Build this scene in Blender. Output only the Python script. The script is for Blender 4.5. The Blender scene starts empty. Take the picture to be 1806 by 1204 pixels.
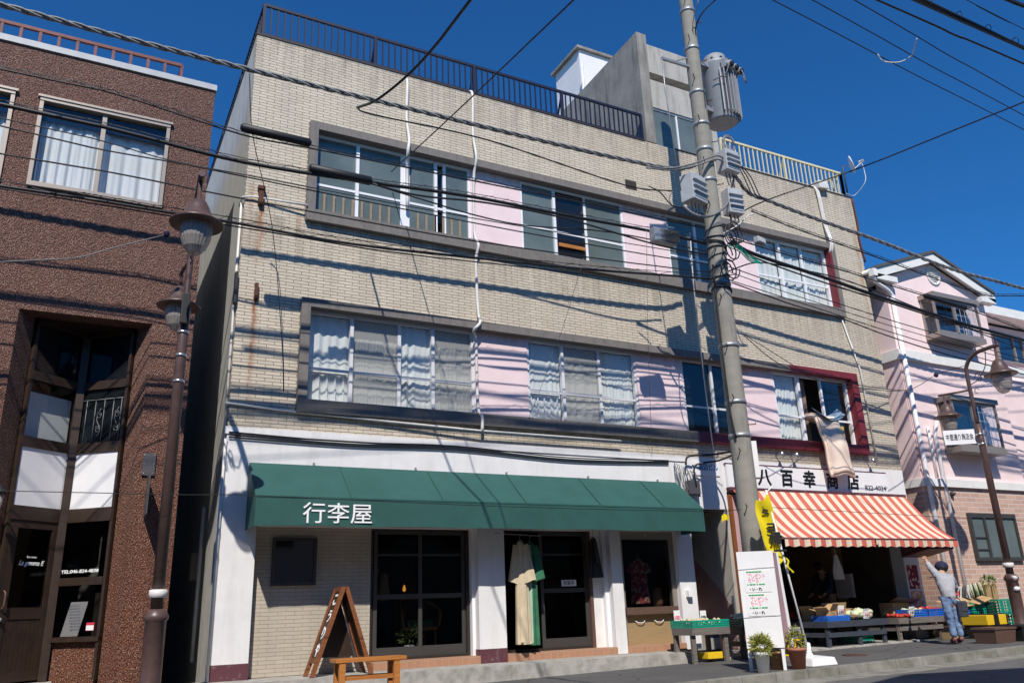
import bpy, bmesh, math, random
from mathutils import Vector, Matrix
random.seed(7)
SC = bpy.context.scene
COL = SC.collection
R = math.radians
# ------------------------------------------------------------------ camera
CAM = Vector((0.0, -12.0, 0.75))
YAW, PITCH, ROLL, FPX = 0.491292, 0.317676, -0.036836, 1438.35      # focal length in pixels of an 1806 px wide picture
_f = Vector((math.sin(YAW)*math.cos(PITCH), math.cos(YAW)*math.cos(PITCH), math.sin(PITCH)))
_r0 = Vector((math.cos(YAW), -math.sin(YAW), 0)); _u0 = _r0.cross(_f)
_r = math.cos(ROLL)*_r0 + math.sin(ROLL)*_u0; _u = -math.sin(ROLL)*_r0 + math.cos(ROLL)*_u0
cd = bpy.data.cameras.new('camera'); cam = bpy.data.objects.new('camera', cd); COL.objects.link(cam)
cd.sensor_width = 36; cd.lens = FPX/1806*36; cd.clip_start = 0.05; cd.clip_end = 2000
cam.matrix_world = Matrix(((_r.x, _u.x, -_f.x, CAM.x), (_r.y, _u.y, -_f.y, CAM.y), (_r.z, _u.z, -_f.z, CAM.z), (0, 0, 0, 1)))
SC.camera = cam
# ------------------------------------------------------------------ sky, sun, exposure
SUN = Vector((-0.48, -1.0, 1.2)).normalized()                       # towards the sun
w = bpy.data.worlds.new('World'); SC.world = w; w.use_nodes = True
nt = w.node_tree; nt.nodes.clear()
sky = nt.nodes.new('ShaderNodeTexSky'); sky.sky_type = 'NISHITA'; sky.sun_disc = False
sky.sun_elevation = math.asin(SUN.z); sky.sun_rotation = math.atan2(SUN.x, SUN.y)
sky.air_density = 1.0; sky.dust_density = 0.0; sky.ozone_density = 10.0; sky.altitude = 0
bg = nt.nodes.new('ShaderNodeBackground'); bg.inputs[1].default_value = 0.085
wo = nt.nodes.new('ShaderNodeOutputWorld')
tn = nt.nodes.new('ShaderNodeMix'); tn.data_type = 'RGBA'; tn.blend_type = 'MULTIPLY'; tn.inputs[0].default_value = 1; tn.inputs[7].default_value = (.37, 1.07, 1.46, 1)   # polarised deep blue
nt.links.new(sky.outputs[0], tn.inputs[6]); nt.links.new(tn.outputs[2], bg.inputs[0]); nt.links.new(bg.outputs[0], wo.inputs[0])
sl = bpy.data.lights.new('sun', 'SUN'); sl.energy = 5.0; sl.angle = R(0.5); sl.color = (1.0, 0.945, 0.86)
so = bpy.data.objects.new('sun', sl); COL.objects.link(so); so.location = (-10, -20, 24)
so.rotation_euler = SUN.to_track_quat('Z', 'Y').to_euler()
SC.view_settings.view_transform = 'Standard'; SC.view_settings.look = 'None'
SC.view_settings.gamma = 1; SC.view_settings.use_curve_mapping = False; SC.view_settings.exposure = 0.0
SC.cycles.max_bounces = 8; SC.cycles.transparent_max_bounces = 16

def spot(px, py, y):                       # point of the plane Y = y seen at a pixel of the photograph
    d = (px-903)/FPX*_r - (py-602)/FPX*_u + _f
    return CAM + d*((y-CAM.y)/d.y)
def ground_z(x): return -0.29 + 0.0125*x   # pavement rises gently to the right

# ------------------------------------------------------------------ materials
def N(m, t): return m.node_tree.nodes.new(t)
def L(m, a, b): m.node_tree.links.new(a, b)
def newmat(name, base=(.5, .5, .5), rough=.7, metal=0.0, spec=.5):
    m = bpy.data.materials.new(name); m.use_nodes = True
    p = m.node_tree.nodes['Principled BSDF']
    p.inputs['Base Color'].default_value = (*base, 1); p.inputs['Roughness'].default_value = rough
    p.inputs['Metallic'].default_value = metal; p.inputs['Specular IOR Level'].default_value = spec
    return m
def bsdf(m): return m.node_tree.nodes['Principled BSDF']
def coords(m, world=False):
    if world: return N(m, 'ShaderNodeNewGeometry').outputs['Position']
    return N(m, 'ShaderNodeTexCoord').outputs['Object']
def noise(m, vec, scale, detail=5, rough=.6, stretch=None):
    if stretch:
        mp = N(m, 'ShaderNodeMapping'); mp.inputs['Scale'].default_value = stretch; L(m, vec, mp.inputs['Vector']); vec = mp.outputs[0]
    n = N(m, 'ShaderNodeTexNoise'); n.inputs['Scale'].default_value = scale; n.inputs['Detail'].default_value = detail
    n.inputs['Roughness'].default_value = rough; L(m, vec, n.inputs['Vector']); return n.outputs['Fac']
def ramp(m, fac, a, b, ca=(0, 0, 0), cb=(1, 1, 1)):
    r = N(m, 'ShaderNodeValToRGB'); r.color_ramp.elements[0].position = a; r.color_ramp.elements[1].position = b
    r.color_ramp.elements[0].color = (*ca, 1); r.color_ramp.elements[1].color = (*cb, 1); L(m, fac, r.inputs[0]); return r.outputs[0]
def mix(m, fac, a, b, blend='MIX'):
    x = N(m, 'ShaderNodeMix'); x.data_type = 'RGBA'; x.blend_type = blend
    for v, i in ((fac, 0), (a, 6), (b, 7)):
        if isinstance(v, (int, float)): x.inputs[i].default_value = v
        elif isinstance(v, tuple): x.inputs[i].default_value = (*v, 1)
        else: L(m, v, x.inputs[i])
    return x.outputs[2]
def bump(m, h, strength, dist):
    b = N(m, 'ShaderNodeBump'); b.inputs['Strength'].default_value = strength; b.inputs['Distance'].default_value = dist
    L(m, h, b.inputs['Height']); L(m, b.outputs[0], bsdf(m).inputs['Normal'])
def noisy(name, c1, c2, scale=6, rough=.7, bump_s=0, bump_scale=40, metal=0.0, stretch=None, lo=.35, hi=.65, spec=.5, world=False):
    m = newmat(name, c1, rough, metal, spec); v = coords(m, world)
    f = ramp(m, noise(m, v, scale, stretch=stretch), lo, hi)
    L(m, mix(m, f, c1, c2), bsdf(m).inputs['Base Color'])
    if bump_s: bump(m, noise(m, v, bump_scale), bump_s, .01)
    return m
def facade_vec(m, world=True):             # X (+Y for side faces) and Z as the brick plane
    s = N(m, 'ShaderNodeSeparateXYZ'); L(m, coords(m, world), s.inputs[0])
    a = N(m, 'ShaderNodeMath'); a.operation = 'ADD'; L(m, s.outputs[0], a.inputs[0]); L(m, s.outputs[1], a.inputs[1])
    c = N(m, 'ShaderNodeCombineXYZ'); L(m, a.outputs[0], c.inputs[0]); L(m, s.outputs[2], c.inputs[1]); return c.outputs[0], s
def mathn(m, op, a, b=None):
    n = N(m, 'ShaderNodeMath'); n.operation = op
    for i, v in enumerate((a, b)):
        if v is None: continue
        if isinstance(v, (int, float)): n.inputs[i].default_value = v
        else: L(m, v, n.inputs[i])
    return n.outputs[0]
def brickmat(name, c1, c2, mortar, bw, rh, ms, rough=.75, bump_s=.6, dirt=.25, rust=(), sills=()):
    m = newmat(name, c1, rough); v, sep = facade_vec(m)
    b = N(m, 'ShaderNodeTexBrick'); b.inputs['Scale'].default_value = 1
    for k, c in (('Color1', c1), ('Color2', c2), ('Mortar', mortar)): b.inputs[k].default_value = (*c, 1)
    b.inputs['Mortar Size'].default_value = ms; b.inputs['Mortar Smooth'].default_value = .1
    b.inputs['Brick Width'].default_value = bw; b.inputs['Row Height'].default_value = rh; b.inputs['Bias'].default_value = 0
    L(m, v, b.inputs['Vector'])
    col = b.outputs['Color']
    d = ramp(m, noise(m, v, 1.4, 6, .65, stretch=(2.2, .5, 1)), .35, .75)
    col = mix(m, mathn(m, 'MULTIPLY', d, dirt), col, (.16, .14, .11))
    d2 = ramp(m, noise(m, v, 55, 3), .3, .7); col = mix(m, mathn(m, 'MULTIPLY', d2, .12), col, (.6, .55, .45))
    for zs, dep in sills:                  # dirty runs below the projecting sills
        t = mathn(m, 'DIVIDE', mathn(m, 'SUBTRACT', sep.outputs[2], zs-dep), dep); t = mathn(m, 'MULTIPLY', mathn(m, 'MAXIMUM', t, 0.0), mathn(m, 'LESS_THAN', sep.outputs[2], zs))
        n3 = ramp(m, noise(m, v, 5, 5, .7, stretch=(1, .12, 1)), .42, .68); col = mix(m, mathn(m, 'MULTIPLY', mathn(m, 'MULTIPLY', t, n3), .6), col, (.12, .095, .07))
    for (x0, z1, z0, wd, st) in rust:      # runs of rust below iron brackets: (x, top, bottom, width, strength)
        wob = mathn(m, 'MULTIPLY', mathn(m, 'SUBTRACT', noise(m, v, 3.0), .5), .12)
        dx = mathn(m, 'ABSOLUTE', mathn(m, 'SUBTRACT', mathn(m, 'ADD', sep.outputs[0], wob), x0))
        a = mathn(m, 'SUBTRACT', 1.0, mathn(m, 'DIVIDE', dx, wd)); a = mathn(m, 'MAXIMUM', a, 0.0)
        t = mathn(m, 'DIVIDE', mathn(m, 'SUBTRACT', sep.outputs[2], z0), z1-z0)
        t = mathn(m, 'MULTIPLY', mathn(m, 'MAXIMUM', t, 0.0), mathn(m, 'LESS_THAN', sep.outputs[2], z1))
        n2 = ramp(m, noise(m, v, 14, 4, .7, stretch=(1, .25, 1)), .3, .6)
        fac = mathn(m, 'MULTIPLY', mathn(m, 'MULTIPLY', mathn(m, 'MULTIPLY', a, mathn(m, 'POWER', t, .6)), n2), st)
        col = mix(m, fac, col, (.30, .115, .04))
    L(m, col, bsdf(m).inputs['Base Color'])
    inv = mathn(m, 'SUBTRACT', 1.0, b.outputs['Fac']); bump(m, inv, bump_s, .006)
    return m
def glassmat(name, tint=(.9, .93, .93), refl=.12, rough=.02, refl_col=(.9, .95, 1)):
    m = bpy.data.materials.new(name); m.use_nodes = True; m.node_tree.nodes.clear()
    o = N(m, 'ShaderNodeOutputMaterial'); mx = N(m, 'ShaderNodeMixShader'); t = N(m, 'ShaderNodeBsdfTransparent'); g = N(m, 'ShaderNodeBsdfGlossy')
    t.inputs[0].default_value = (*tint, 1); g.inputs['Roughness'].default_value = rough; g.inputs['Color'].default_value = (*refl_col, 1)
    lw = N(m, 'ShaderNodeLayerWeight'); lw.inputs[0].default_value = .5; pw = N(m, 'ShaderNodeMath'); pw.operation = 'POWER'; pw.inputs[1].default_value = 3.0; L(m, lw.outputs['Facing'], pw.inputs[0])
    a = N(m, 'ShaderNodeMath'); a.operation = 'MULTIPLY_ADD'; a.inputs[1].default_value = .55; a.inputs[2].default_value = refl; a.use_clamp = True
    L(m, pw.outputs[0], a.inputs[0]); L(m, a.outputs[0], mx.inputs[0]); L(m, t.outputs[0], mx.inputs[1]); L(m, g.outputs[0], mx.inputs[2]); L(m, mx.outputs[0], o.inputs[0])
    return m
def clothmat(name, c, trans=.35):
    m = newmat(name, c, .9); p = bsdf(m); t = N(m, 'ShaderNodeBsdfTranslucent'); t.inputs[0].default_value = (*c, 1)
    mx = N(m, 'ShaderNodeMixShader'); mx.inputs[0].default_value = trans
    o = [n for n in m.node_tree.nodes if n.type == 'OUTPUT_MATERIAL'][0]
    L(m, p.outputs[0], mx.inputs[1]); L(m, t.outputs[0], mx.inputs[2]); L(m, mx.outputs[0], o.inputs[0]); return m

M = {}
M['tile'] = brickmat('beige wall tile', (.66, .575, .455), (.58, .50, .39), (.20, .17, .14), .235, .0525,   .0055, sills=((6.82, .9), (3.66, .3), (10.12, .8)), dirt=.24, rust=((2.02, 7.0, 5.9, .09, 1.3), (2.02, 5.45, 3.6, .07, 1.3), (2.62, 6.95, 6.1, .05, .9), (1.85, 7.3, 6.0, .06, .7), (15.95, 9.3, 5.0, .09, .7)))
M['tile_low'] = brickmat('beige shop tile', (.50, .44, .35), (.45, .39, .31), (.30, .26, .21), .235, .0525, .004)
M['pinkbrick'] = brickmat('pink stone brick', (.60, .37, .285), (.46, .28, .22), (.60, .52, .47), .34, .105, .010, dirt=.1)
M['redtile'] = brickmat('terracotta step tile', (.42, .19, .10), (.38, .17, .09), (.40, .30, .22), .11, .10, .004, dirt=.15)
def stucco(name, lo_c, hi_c):
    m = newmat(name, hi_c, .6, spec=.3); v = coords(m, True); sep = N(m, 'ShaderNodeSeparateXYZ'); L(m, v, sep.inputs[0])
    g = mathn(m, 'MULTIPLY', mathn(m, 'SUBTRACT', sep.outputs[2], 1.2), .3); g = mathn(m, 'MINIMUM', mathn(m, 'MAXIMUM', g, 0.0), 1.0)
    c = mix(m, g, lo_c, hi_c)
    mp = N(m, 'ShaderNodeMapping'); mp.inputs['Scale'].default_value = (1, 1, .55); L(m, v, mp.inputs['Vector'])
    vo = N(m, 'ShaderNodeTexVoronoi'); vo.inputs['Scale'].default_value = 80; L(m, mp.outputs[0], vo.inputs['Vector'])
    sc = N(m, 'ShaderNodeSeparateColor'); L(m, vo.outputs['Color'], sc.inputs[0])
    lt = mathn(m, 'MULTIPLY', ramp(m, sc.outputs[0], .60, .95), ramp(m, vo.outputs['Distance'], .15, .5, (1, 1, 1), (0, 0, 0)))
    c = mix(m, mathn(m, 'MULTIPLY', lt, .9), c, (.60, .46, .40))  # bright gloss glints of the grains put into the colour
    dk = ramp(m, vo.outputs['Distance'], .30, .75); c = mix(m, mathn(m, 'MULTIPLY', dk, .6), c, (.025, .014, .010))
    st = ramp(m, noise(m, v, 1.1, 6, .65, stretch=(3, 3, .3)), .48, .75); c = mix(m, mathn(m, 'MULTIPLY', st, .35), c, (.05, .035, .03))
    L(m, c, bsdf(m).inputs['Base Color'])
    h = mathn(m, 'ADD', mathn(m, 'MULTIPLY', vo.outputs['Distance'], -1.0), mathn(m, 'MULTIPLY', noise(m, v, 60, 3), .6)); bump(m, h, .9, .022)
    return m
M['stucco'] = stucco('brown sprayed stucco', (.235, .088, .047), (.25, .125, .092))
M['pink'] = noisy('pink stucco', (.88, .70, .685), (.81, .63, .615), 2.2, .85, .5, 90, world=True)
def panelmat():
    m = newmat('pink rough panel', rough=.85); v, sep = facade_vec(m); c = mix(m, ramp(m, noise(m, v, 3, 6), .3, .7), (.87, .70, .71), (.80, .62, .635))
    for zt in (8.51, 5.34):               # brown run-off stain below the lintel
        t = mathn(m, 'SUBTRACT', 1.0, mathn(m, 'DIVIDE', mathn(m, 'SUBTRACT', zt, sep.outputs[2]), .42)); t = mathn(m, 'MULTIPLY', mathn(m, 'MAXIMUM', t, 0.0), mathn(m, 'LESS_THAN', sep.outputs[2], zt+.01))
        c = mix(m, mathn(m, 'MULTIPLY', mathn(m, 'MULTIPLY', mathn(m, 'MULTIPLY', t, t), ramp(m, noise(m, v, 6, 5, .7, stretch=(1, .3, 1)), .25, .7)), .9), c, (.50, .28, .22))
    L(m, c, bsdf(m).inputs['Base Color']); bump(m, noise(m, v, 70), .7, .01); return m
M['pinkpanel'] = panelmat()
M['pinkdark'] = noisy('dusty pink corner', (.50, .32, .34), (.45, .28, .30), 3, .85)
def streaked(name, c1, c2, dark, amount, rough=.85, sc=1.2):
    m = newmat(name, c1, rough); v, sep = facade_vec(m)
    c = mix(m, ramp(m, noise(m, v, sc*2.5, 6), .3, .7), c1, c2)
    s = ramp(m, noise(m, v, sc, 7, .7, stretch=(3.5, .35, 1)), .5, .75); c = mix(m, mathn(m, 'MULTIPLY', s, amount), c, dark)
    L(m, c, bsdf(m).inputs['Base Color']); bump(m, noise(m, v, 60), .25, .01); return m
M['white_wall'] = streaked('white painted wall', (.78, .77, .77), (.70, .69, .69), (.45, .41, .36), .35)
M['concrete'] = streaked('weathered concrete', (.32, .305, .28), (.20, .19, .17), (.045, .043, .04), 1.0, sc=.9)
M['sidewall'] = streaked('grey painted side wall', (.50, .49, .46), (.42, .41, .38), (.14, .12, .10), .55)
M['frame_conc'] = streaked('grey render surround', (.20, .18, .168), (.155, .14, .13), (.08, .07, .065), .6, sc=3)
M['frame_red'] = noisy('maroon paint', (.20, .022, .032), (.15, .02, .028), 6, .55)
M['pent'] = streaked('pale penthouse concrete', (.46, .44, .40), (.38, .36, .33), (.10, .09, .08), .8)
M['plum'] = noisy('plum painted skirting', (.10, .030, .040), (.20, .15, .15), 9, .6, lo=.55, hi=.75)
M['stepconc'] = noisy('worn step concrete', (.42, .40, .37), (.24, .23, .20), 5, .9, .5, 50, world=True, lo=.42, hi=.7)
def asph(name, c1, c2):
    m = newmat(name, c1, .9, spec=.35); v = coords(m, True)
    c = mix(m, ramp(m, noise(m, v, .7, 5), .35, .65), c1, c2); c = mix(m, mathn(m, 'MULTIPLY', ramp(m, noise(m, v, 1.9, 6, .7), .52, .72), .45), c, (.055, .053, .05))
    wv = N(m, 'ShaderNodeMix'); wv.data_type = 'VECTOR'; wv.inputs[0].default_value = .12; nn = N(m, 'ShaderNodeTexNoise'); nn.inputs['Scale'].default_value = 3; L(m, v, nn.inputs['Vector']); L(m, v, wv.inputs[4]); L(m, nn.outputs['Color'], wv.inputs[5])
    ck = N(m, 'ShaderNodeTexVoronoi'); ck.feature = 'DISTANCE_TO_EDGE'; ck.inputs['Scale'].default_value = .75; L(m, wv.outputs[1], ck.inputs['Vector']); c = mix(m, mathn(m, 'MULTIPLY', ramp(m, ck.outputs['Distance'], .004, .012, (1, 1, 1), (0, 0, 0)), .7), c, (.025, .024, .023))
    n = noise(m, v, 130, 2, .8); c = mix(m, ramp(m, n, .56, .72), c, (.22, .215, .205)); c = mix(m, mathn(m, 'MULTIPLY', ramp(m, n, .28, .44, (1, 1, 1), (0, 0, 0)), .6), c, (.03, .03, .032))
    L(m, c, bsdf(m).inputs['Base Color']); bump(m, n, .6, .006); return m
M['asphalt'] = asph('pavement asphalt', (.105, .102, .10), (.085, .083, .082)); M['road'] = asph('road asphalt', (.13, .128, .125), (.105, .103, .10))
M['kerb'] = noisy('kerb concrete', (.27, .26, .235), (.15, .145, .12), 4, .9, .5, 60, world=True)
M['alu'] = newmat('silver aluminium', (.66, .66, .68), .4); M['white_alu'] = newmat('white window aluminium', (.80, .80, .83), .4)
M['dark_alu'] = newmat('dark bronze aluminium', (.045, .040, .036), .4, .4); M['grey_alu'] = newmat('grey aluminium', (.050, .047, .044), .45); M['trans_grey'] = noisy('transformer grey paint', (.30, .315, .335), (.26, .27, .29), 6, .5)
M['beige_alu'] = newmat('champagne aluminium', (.33, .28, .24), .4, .4)
M['black_rail'] = noisy('navy black railing paint', (.006, .010, .036), (.010, .014, .036), 8, .5)
M['yellow_rail'] = noisy('faded yellow railing paint', (.72, .64, .36), (.66, .60, .42), 6, .5)
M['red_rail'] = noisy('rusty red railing paint', (.20, .05, .045), (.12, .035, .03), 9, .6)
M['glass'] = glassmat('window glass', (.97, .975, .97), .03); M['glass_dark'] = glassmat('dark shop glass', (.72, .72, .72), .006)
M['glass_frost'] = noisy('frosted greenish glass', (.095, .125, .125), (.14, .175, .17), 1.2, .18, spec=.8)
M['glass_night'] = newmat('dim window glass', (.008, .011, .014), .04, spec=.7)
def screenmat():
    m = newmat('insect screen', (.46, .46, .43), .9); t = N(m, 'ShaderNodeBsdfTransparent'); mx = N(m, 'ShaderNodeMixShader'); mx.inputs[0].default_value = .32
    o = [n for n in m.node_tree.nodes if n.type == 'OUTPUT_MATERIAL'][0]; L(m, t.outputs[0], mx.inputs[1]); L(m, bsdf(m).outputs[0], mx.inputs[2]); L(m, mx.outputs[0], o.inputs[0]); return m
M['screen'] = screenmat()
M['curtain'] = clothmat('pale blue white curtain', (.84, .87, .86), .2); M['curtain_white'] = clothmat('white lace curtain', (.84, .87, .90), .2)
M['curtain_tan'] = clothmat('tan curtain', (.32, .24, .20))
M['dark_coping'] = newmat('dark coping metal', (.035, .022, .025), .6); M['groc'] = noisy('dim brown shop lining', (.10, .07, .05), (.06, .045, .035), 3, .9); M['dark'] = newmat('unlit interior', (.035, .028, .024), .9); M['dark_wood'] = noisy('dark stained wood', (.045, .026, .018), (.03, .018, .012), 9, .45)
M['room'] = newmat('dim room wall', (.18, .18, .165), .9)
def wood(name, c1, c2, rough=.55):
    m = newmat(name, c1, rough); v = coords(m); n = noise(m, v, 7, 6, .6, stretch=(.6, 9, 9))
    L(m, mix(m, ramp(m, n, .35, .65), c1, c2), bsdf(m).inputs['Base Color']); bump(m, n, .2, .004); return m
M['wood_red'] = wood('reddish brown wood', (.26, .088, .028), (.15, .048, .018)); M['wood_bench'] = wood('orange varnished wood', (.50, .20, .045), (.34, .115, .025))
M['wood_grey'] = wood('weathered grey wood', (.20, .175, .155), (.11, .095, .085), .85); M['wood_navy'] = wood('blue black painted wood', (.030, .038, .058), (.05, .058, .075), .7)
M['wood_tan'] = wood('tan board', (.36, .25, .125), (.30, .20, .095), .7); M['wood_brown'] = wood('brown wood', (.13, .075, .055), (.10, .055, .04))
M['picket'] = wood('dull tan picket', (.30, .23, .16), (.22, .17, .12), .7); M['card'] = noisy('corrugated cardboard', (.50, .33, .16), (.44, .28, .13), 4, .9); M['paper'] = newmat('white paper', (.80, .80, .80), .8)
M['black'] = newmat('black rubber', (.012, .012, .013), .55); M['cable'] = newmat('black cable sheath', (.010, .010, .012), .5)
M['steelcable'] = noisy('twisted grey cable', (.10, .10, .105), (.30, .30, .30), 60, .6); M['greycable'] = newmat('grey cable', (.17, .17, .175), .6)
M['whitepvc'] = noisy('white plastic duct', (.74, .72, .70), (.60, .57, .53), 5, .5); M['galv'] = noisy('galvanised steel', (.40, .41, .42), (.30, .31, .32), 14, .45, metal=.5)
M['pole'] = streaked('pole concrete', (.30, .28, .238), (.24, .225, .195), (.12, .11, .10), .6, sc=3)
M['lightgrey'] = noisy('light grey enamel', (.46, .475, .49), (.40, .41, .43), 6, .45); M['darkgrey'] = newmat('dark grey steel', (.07, .07, .075), .5)
M['lamp_brown'] = noisy('brown lamp paint', (.105, .062, .055), (.075, .045, .04), 8, .4); M['iron_grey'] = newmat('grey painted iron', (.16, .165, .17), .5); M['chrome'] = newmat('bright steel', (.7, .7, .72), .25, .9)
M['green_awn'] = noisy('dark green awning canvas', (.020, .093, .082), (.016, .078, .069), 2.5, .75)
M['red_txt'] = newmat('red print', (.55, .03, .06), .7); M['white_txt'] = newmat('white lettering', (.85, .85, .85), .6); M['black_txt'] = newmat('black lettering', (.008, .008, .01), .5)
M['blue_txt'] = newmat('blue lettering', (.02, .14, .32), .6); M['green_txt'] = newmat('green marker', (.03, .42, .10), .7); M['pink_txt'] = newmat('pink marker', (.75, .12, .25), .7)
M['sign_white'] = noisy('white sign face', (.82, .81, .82), (.76, .75, .76), 3, .5)
M['green_crate'] = newmat('emerald plastic', (.008, .30, .20), .45); M['blue_crate'] = newmat('bright blue plastic', (.02, .13, .55), .45); M['dkgreen_crate'] = newmat('dark green plastic', (.006, .055, .035), .45)
M['yellow'] = newmat('yellow plastic', (.80, .52, .02), .5); M['yellow_ban'] = clothmat('yellow banner cloth', (.90, .72, .01), .25)
M['white_plastic'] = newmat('white plastic', (.82, .82, .83), .4); M['terracotta'] = noisy('terracotta', (.42, .165, .10), (.35, .13, .08), 9, .85); M['wicker_pot'] = noisy('tan wicker', (.34, .20, .10), (.24, .13, .06), 40, .9, .8, 60)
M['soil'] = newmat('potting soil', (.03, .022, .016), .95)
M['leaf'] = noisy('green leaf', (.07, .16, .03), (.13, .22, .04), 9, .6); M['leaf_yellow'] = noisy('yellow variegated leaf', (.40, .36, .06), (.12, .18, .03), 14, .6); M['leaf_dark'] = noisy('dark leaf', (.02, .05, .015), (.035, .075, .02), 9, .6)
M['skin'] = newmat('skin', (.50, .29, .20), .55); M['hair'] = newmat('dark hair', (.015, .012, .011), .5)
M['shirt'] = noisy('pale grey striped shirt', (.40, .40, .43), (.32, .32, .35), 14, .9); M['jeans'] = noisy('washed blue jeans', (.20, .30, .46), (.11, .17, .30), 8, .9); M['navy'] = newmat('navy cloth', (.012, .014, .05), .85); M['bag'] = newmat('dark slate canvas', (.05, .05, .065), .85)
M['beige_cloth'] = newmat('beige cotton', (.36, .28, .20), .9); M['slate_shirt'] = newmat('slate blue cotton', (.04, .055, .09), .9)
M['shoe'] = newmat('maroon shoe', (.14, .04, .05), .7)
M['terr_rust'] = newmat('rusty iron', (.10, .038, .02), .9)
def glow(name, c, s):
    m = newmat(name, c, .5); p = bsdf(m); p.inputs['Emission Color'].default_value = (*c, 1); p.inputs['Emission Strength'].default_value = s; return m
M['bulb'] = glow('warm bulb', (1.0, .40, .06), 1.0)
def globe_mat():
    m = bpy.data.materials.new('ribbed lamp glass'); m.use_nodes = True; m.node_tree.nodes.clear()
    o = N(m, 'ShaderNodeOutputMaterial'); mx = N(m, 'ShaderNodeMixShader'); mx.inputs[0].default_value = .5
    t = N(m, 'ShaderNodeBsdfTransparent'); t.inputs[0].default_value = (.75, .73, .70, 1)
    p = N(m, 'ShaderNodeBsdfPrincipled'); p.inputs['Base Color'].default_value = (.50, .46, .42, 1); p.inputs['Roughness'].default_value = .10
    L(m, t.outputs[0], mx.inputs[1]); L(m, p.outputs[0], mx.inputs[2]); L(m, mx.outputs[0], o.inputs[0]); return m
M['globe'] = globe_mat()
def stripes():
    m = newmat('red and cream striped canvas', rough=.8); v = coords(m)
    s = N(m, 'ShaderNodeSeparateXYZ'); L(m, v, s.inputs[0])
    fr = mathn(m, 'FRACT', mathn(m, 'MULTIPLY', s.outputs[0], 1/.268)); st = mathn(m, 'GREATER_THAN', fr, .5)
    c = mix(m, st, (.56, .115, .08), (.72, .60, .46)); d = ramp(m, noise(m, v, 2.5), .4, .75)
    c = mix(m, mathn(m, 'MULTIPLY', d, .15), c, (.35, .25, .2)); L(m, c, bsdf(m).inputs['Base Color']); return m
M['stripes'] = stripes()
def floral(name, cs, scale=28):
    m = newmat(name, rough=.85); v = coords(m); vo = N(m, 'ShaderNodeTexVoronoi'); vo.inputs['Scale'].default_value = scale; L(m, v, vo.inputs['Vector'])
    s = N(m, 'ShaderNodeSeparateColor'); L(m, vo.outputs['Color'], s.inputs[0])
    c = mix(m, ramp(m, s.outputs[0], .5, .52), cs[0], cs[1]); c = mix(m, ramp(m, s.outputs[1], .75, .77), c, cs[2]); L(m, c, bsdf(m).inputs['Base Color']); return m
M['floral'] = floral('red patterned kimono cloth', ((.42, .04, .05), (.16, .03, .07), (.45, .33, .22)))
M['cream_cloth'] = noisy('cream kimono cloth', (.60, .50, .34), (.50, .41, .28), 9, .9); M['mint_cloth'] = noisy('mint cloth', (.36, .50, .40), (.28, .42, .33), 7, .9); M['green_cloth'] = noisy('green cloth', (.035, .17, .085), (.022, .11, .055), 7, .9)
M['futon'] = noisy('pale futon cover', (.80, .66, .55), (.74, .58, .48), 5, .9); M['futon_blue'] = noisy('blue grey blanket', (.22, .32, .42), (.12, .17, .24), 9, .9)
M['cabbage'] = noisy('pale green leaf vegetable', (.50, .58, .30), (.66, .68, .52), 16, .6); M['tomato'] = newmat('red produce', (.45, .04, .02), .4); M['orange'] = newmat('orange produce', (.65, .23, .02), .5); M['tuber'] = noisy('earthy tuber', (.26, .18, .10), (.16, .10, .06), 20, .9); M['bulbveg'] = noisy('pale bulb vegetables', (.66, .58, .40), (.50, .46, .28), 30, .8)
M['rooftile'] = noisy('grey slate roof', (.10, .095, .09), (.07, .068, .066), 8, .8); M['trim'] = noisy('cream white trim', (.80, .79, .76), (.72, .71, .68), 4, .6)
M['poster'] = floral('maroon poster print', ((.20, .015, .03), (.22, .02, .04), (.62, .50, .48)), 16); M['poster2'] = floral('bright flyer print', ((.72, .60, .48), (.66, .45, .10), (.62, .12, .16)), 30)
M['stair_pink'] = noisy('dull pink dado', (.36, .20, .18), (.30, .16, .15), 3, .85, world=True); M['stair_grey'] = streaked('stairwell render', (.46, .42, .37), (.38, .35, .31), (.18, .15, .12), .5)
M['steel_white'] = newmat('painted white steel', (.78, .78, .80), .4)
from mathutils import noise as mnoise
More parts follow.
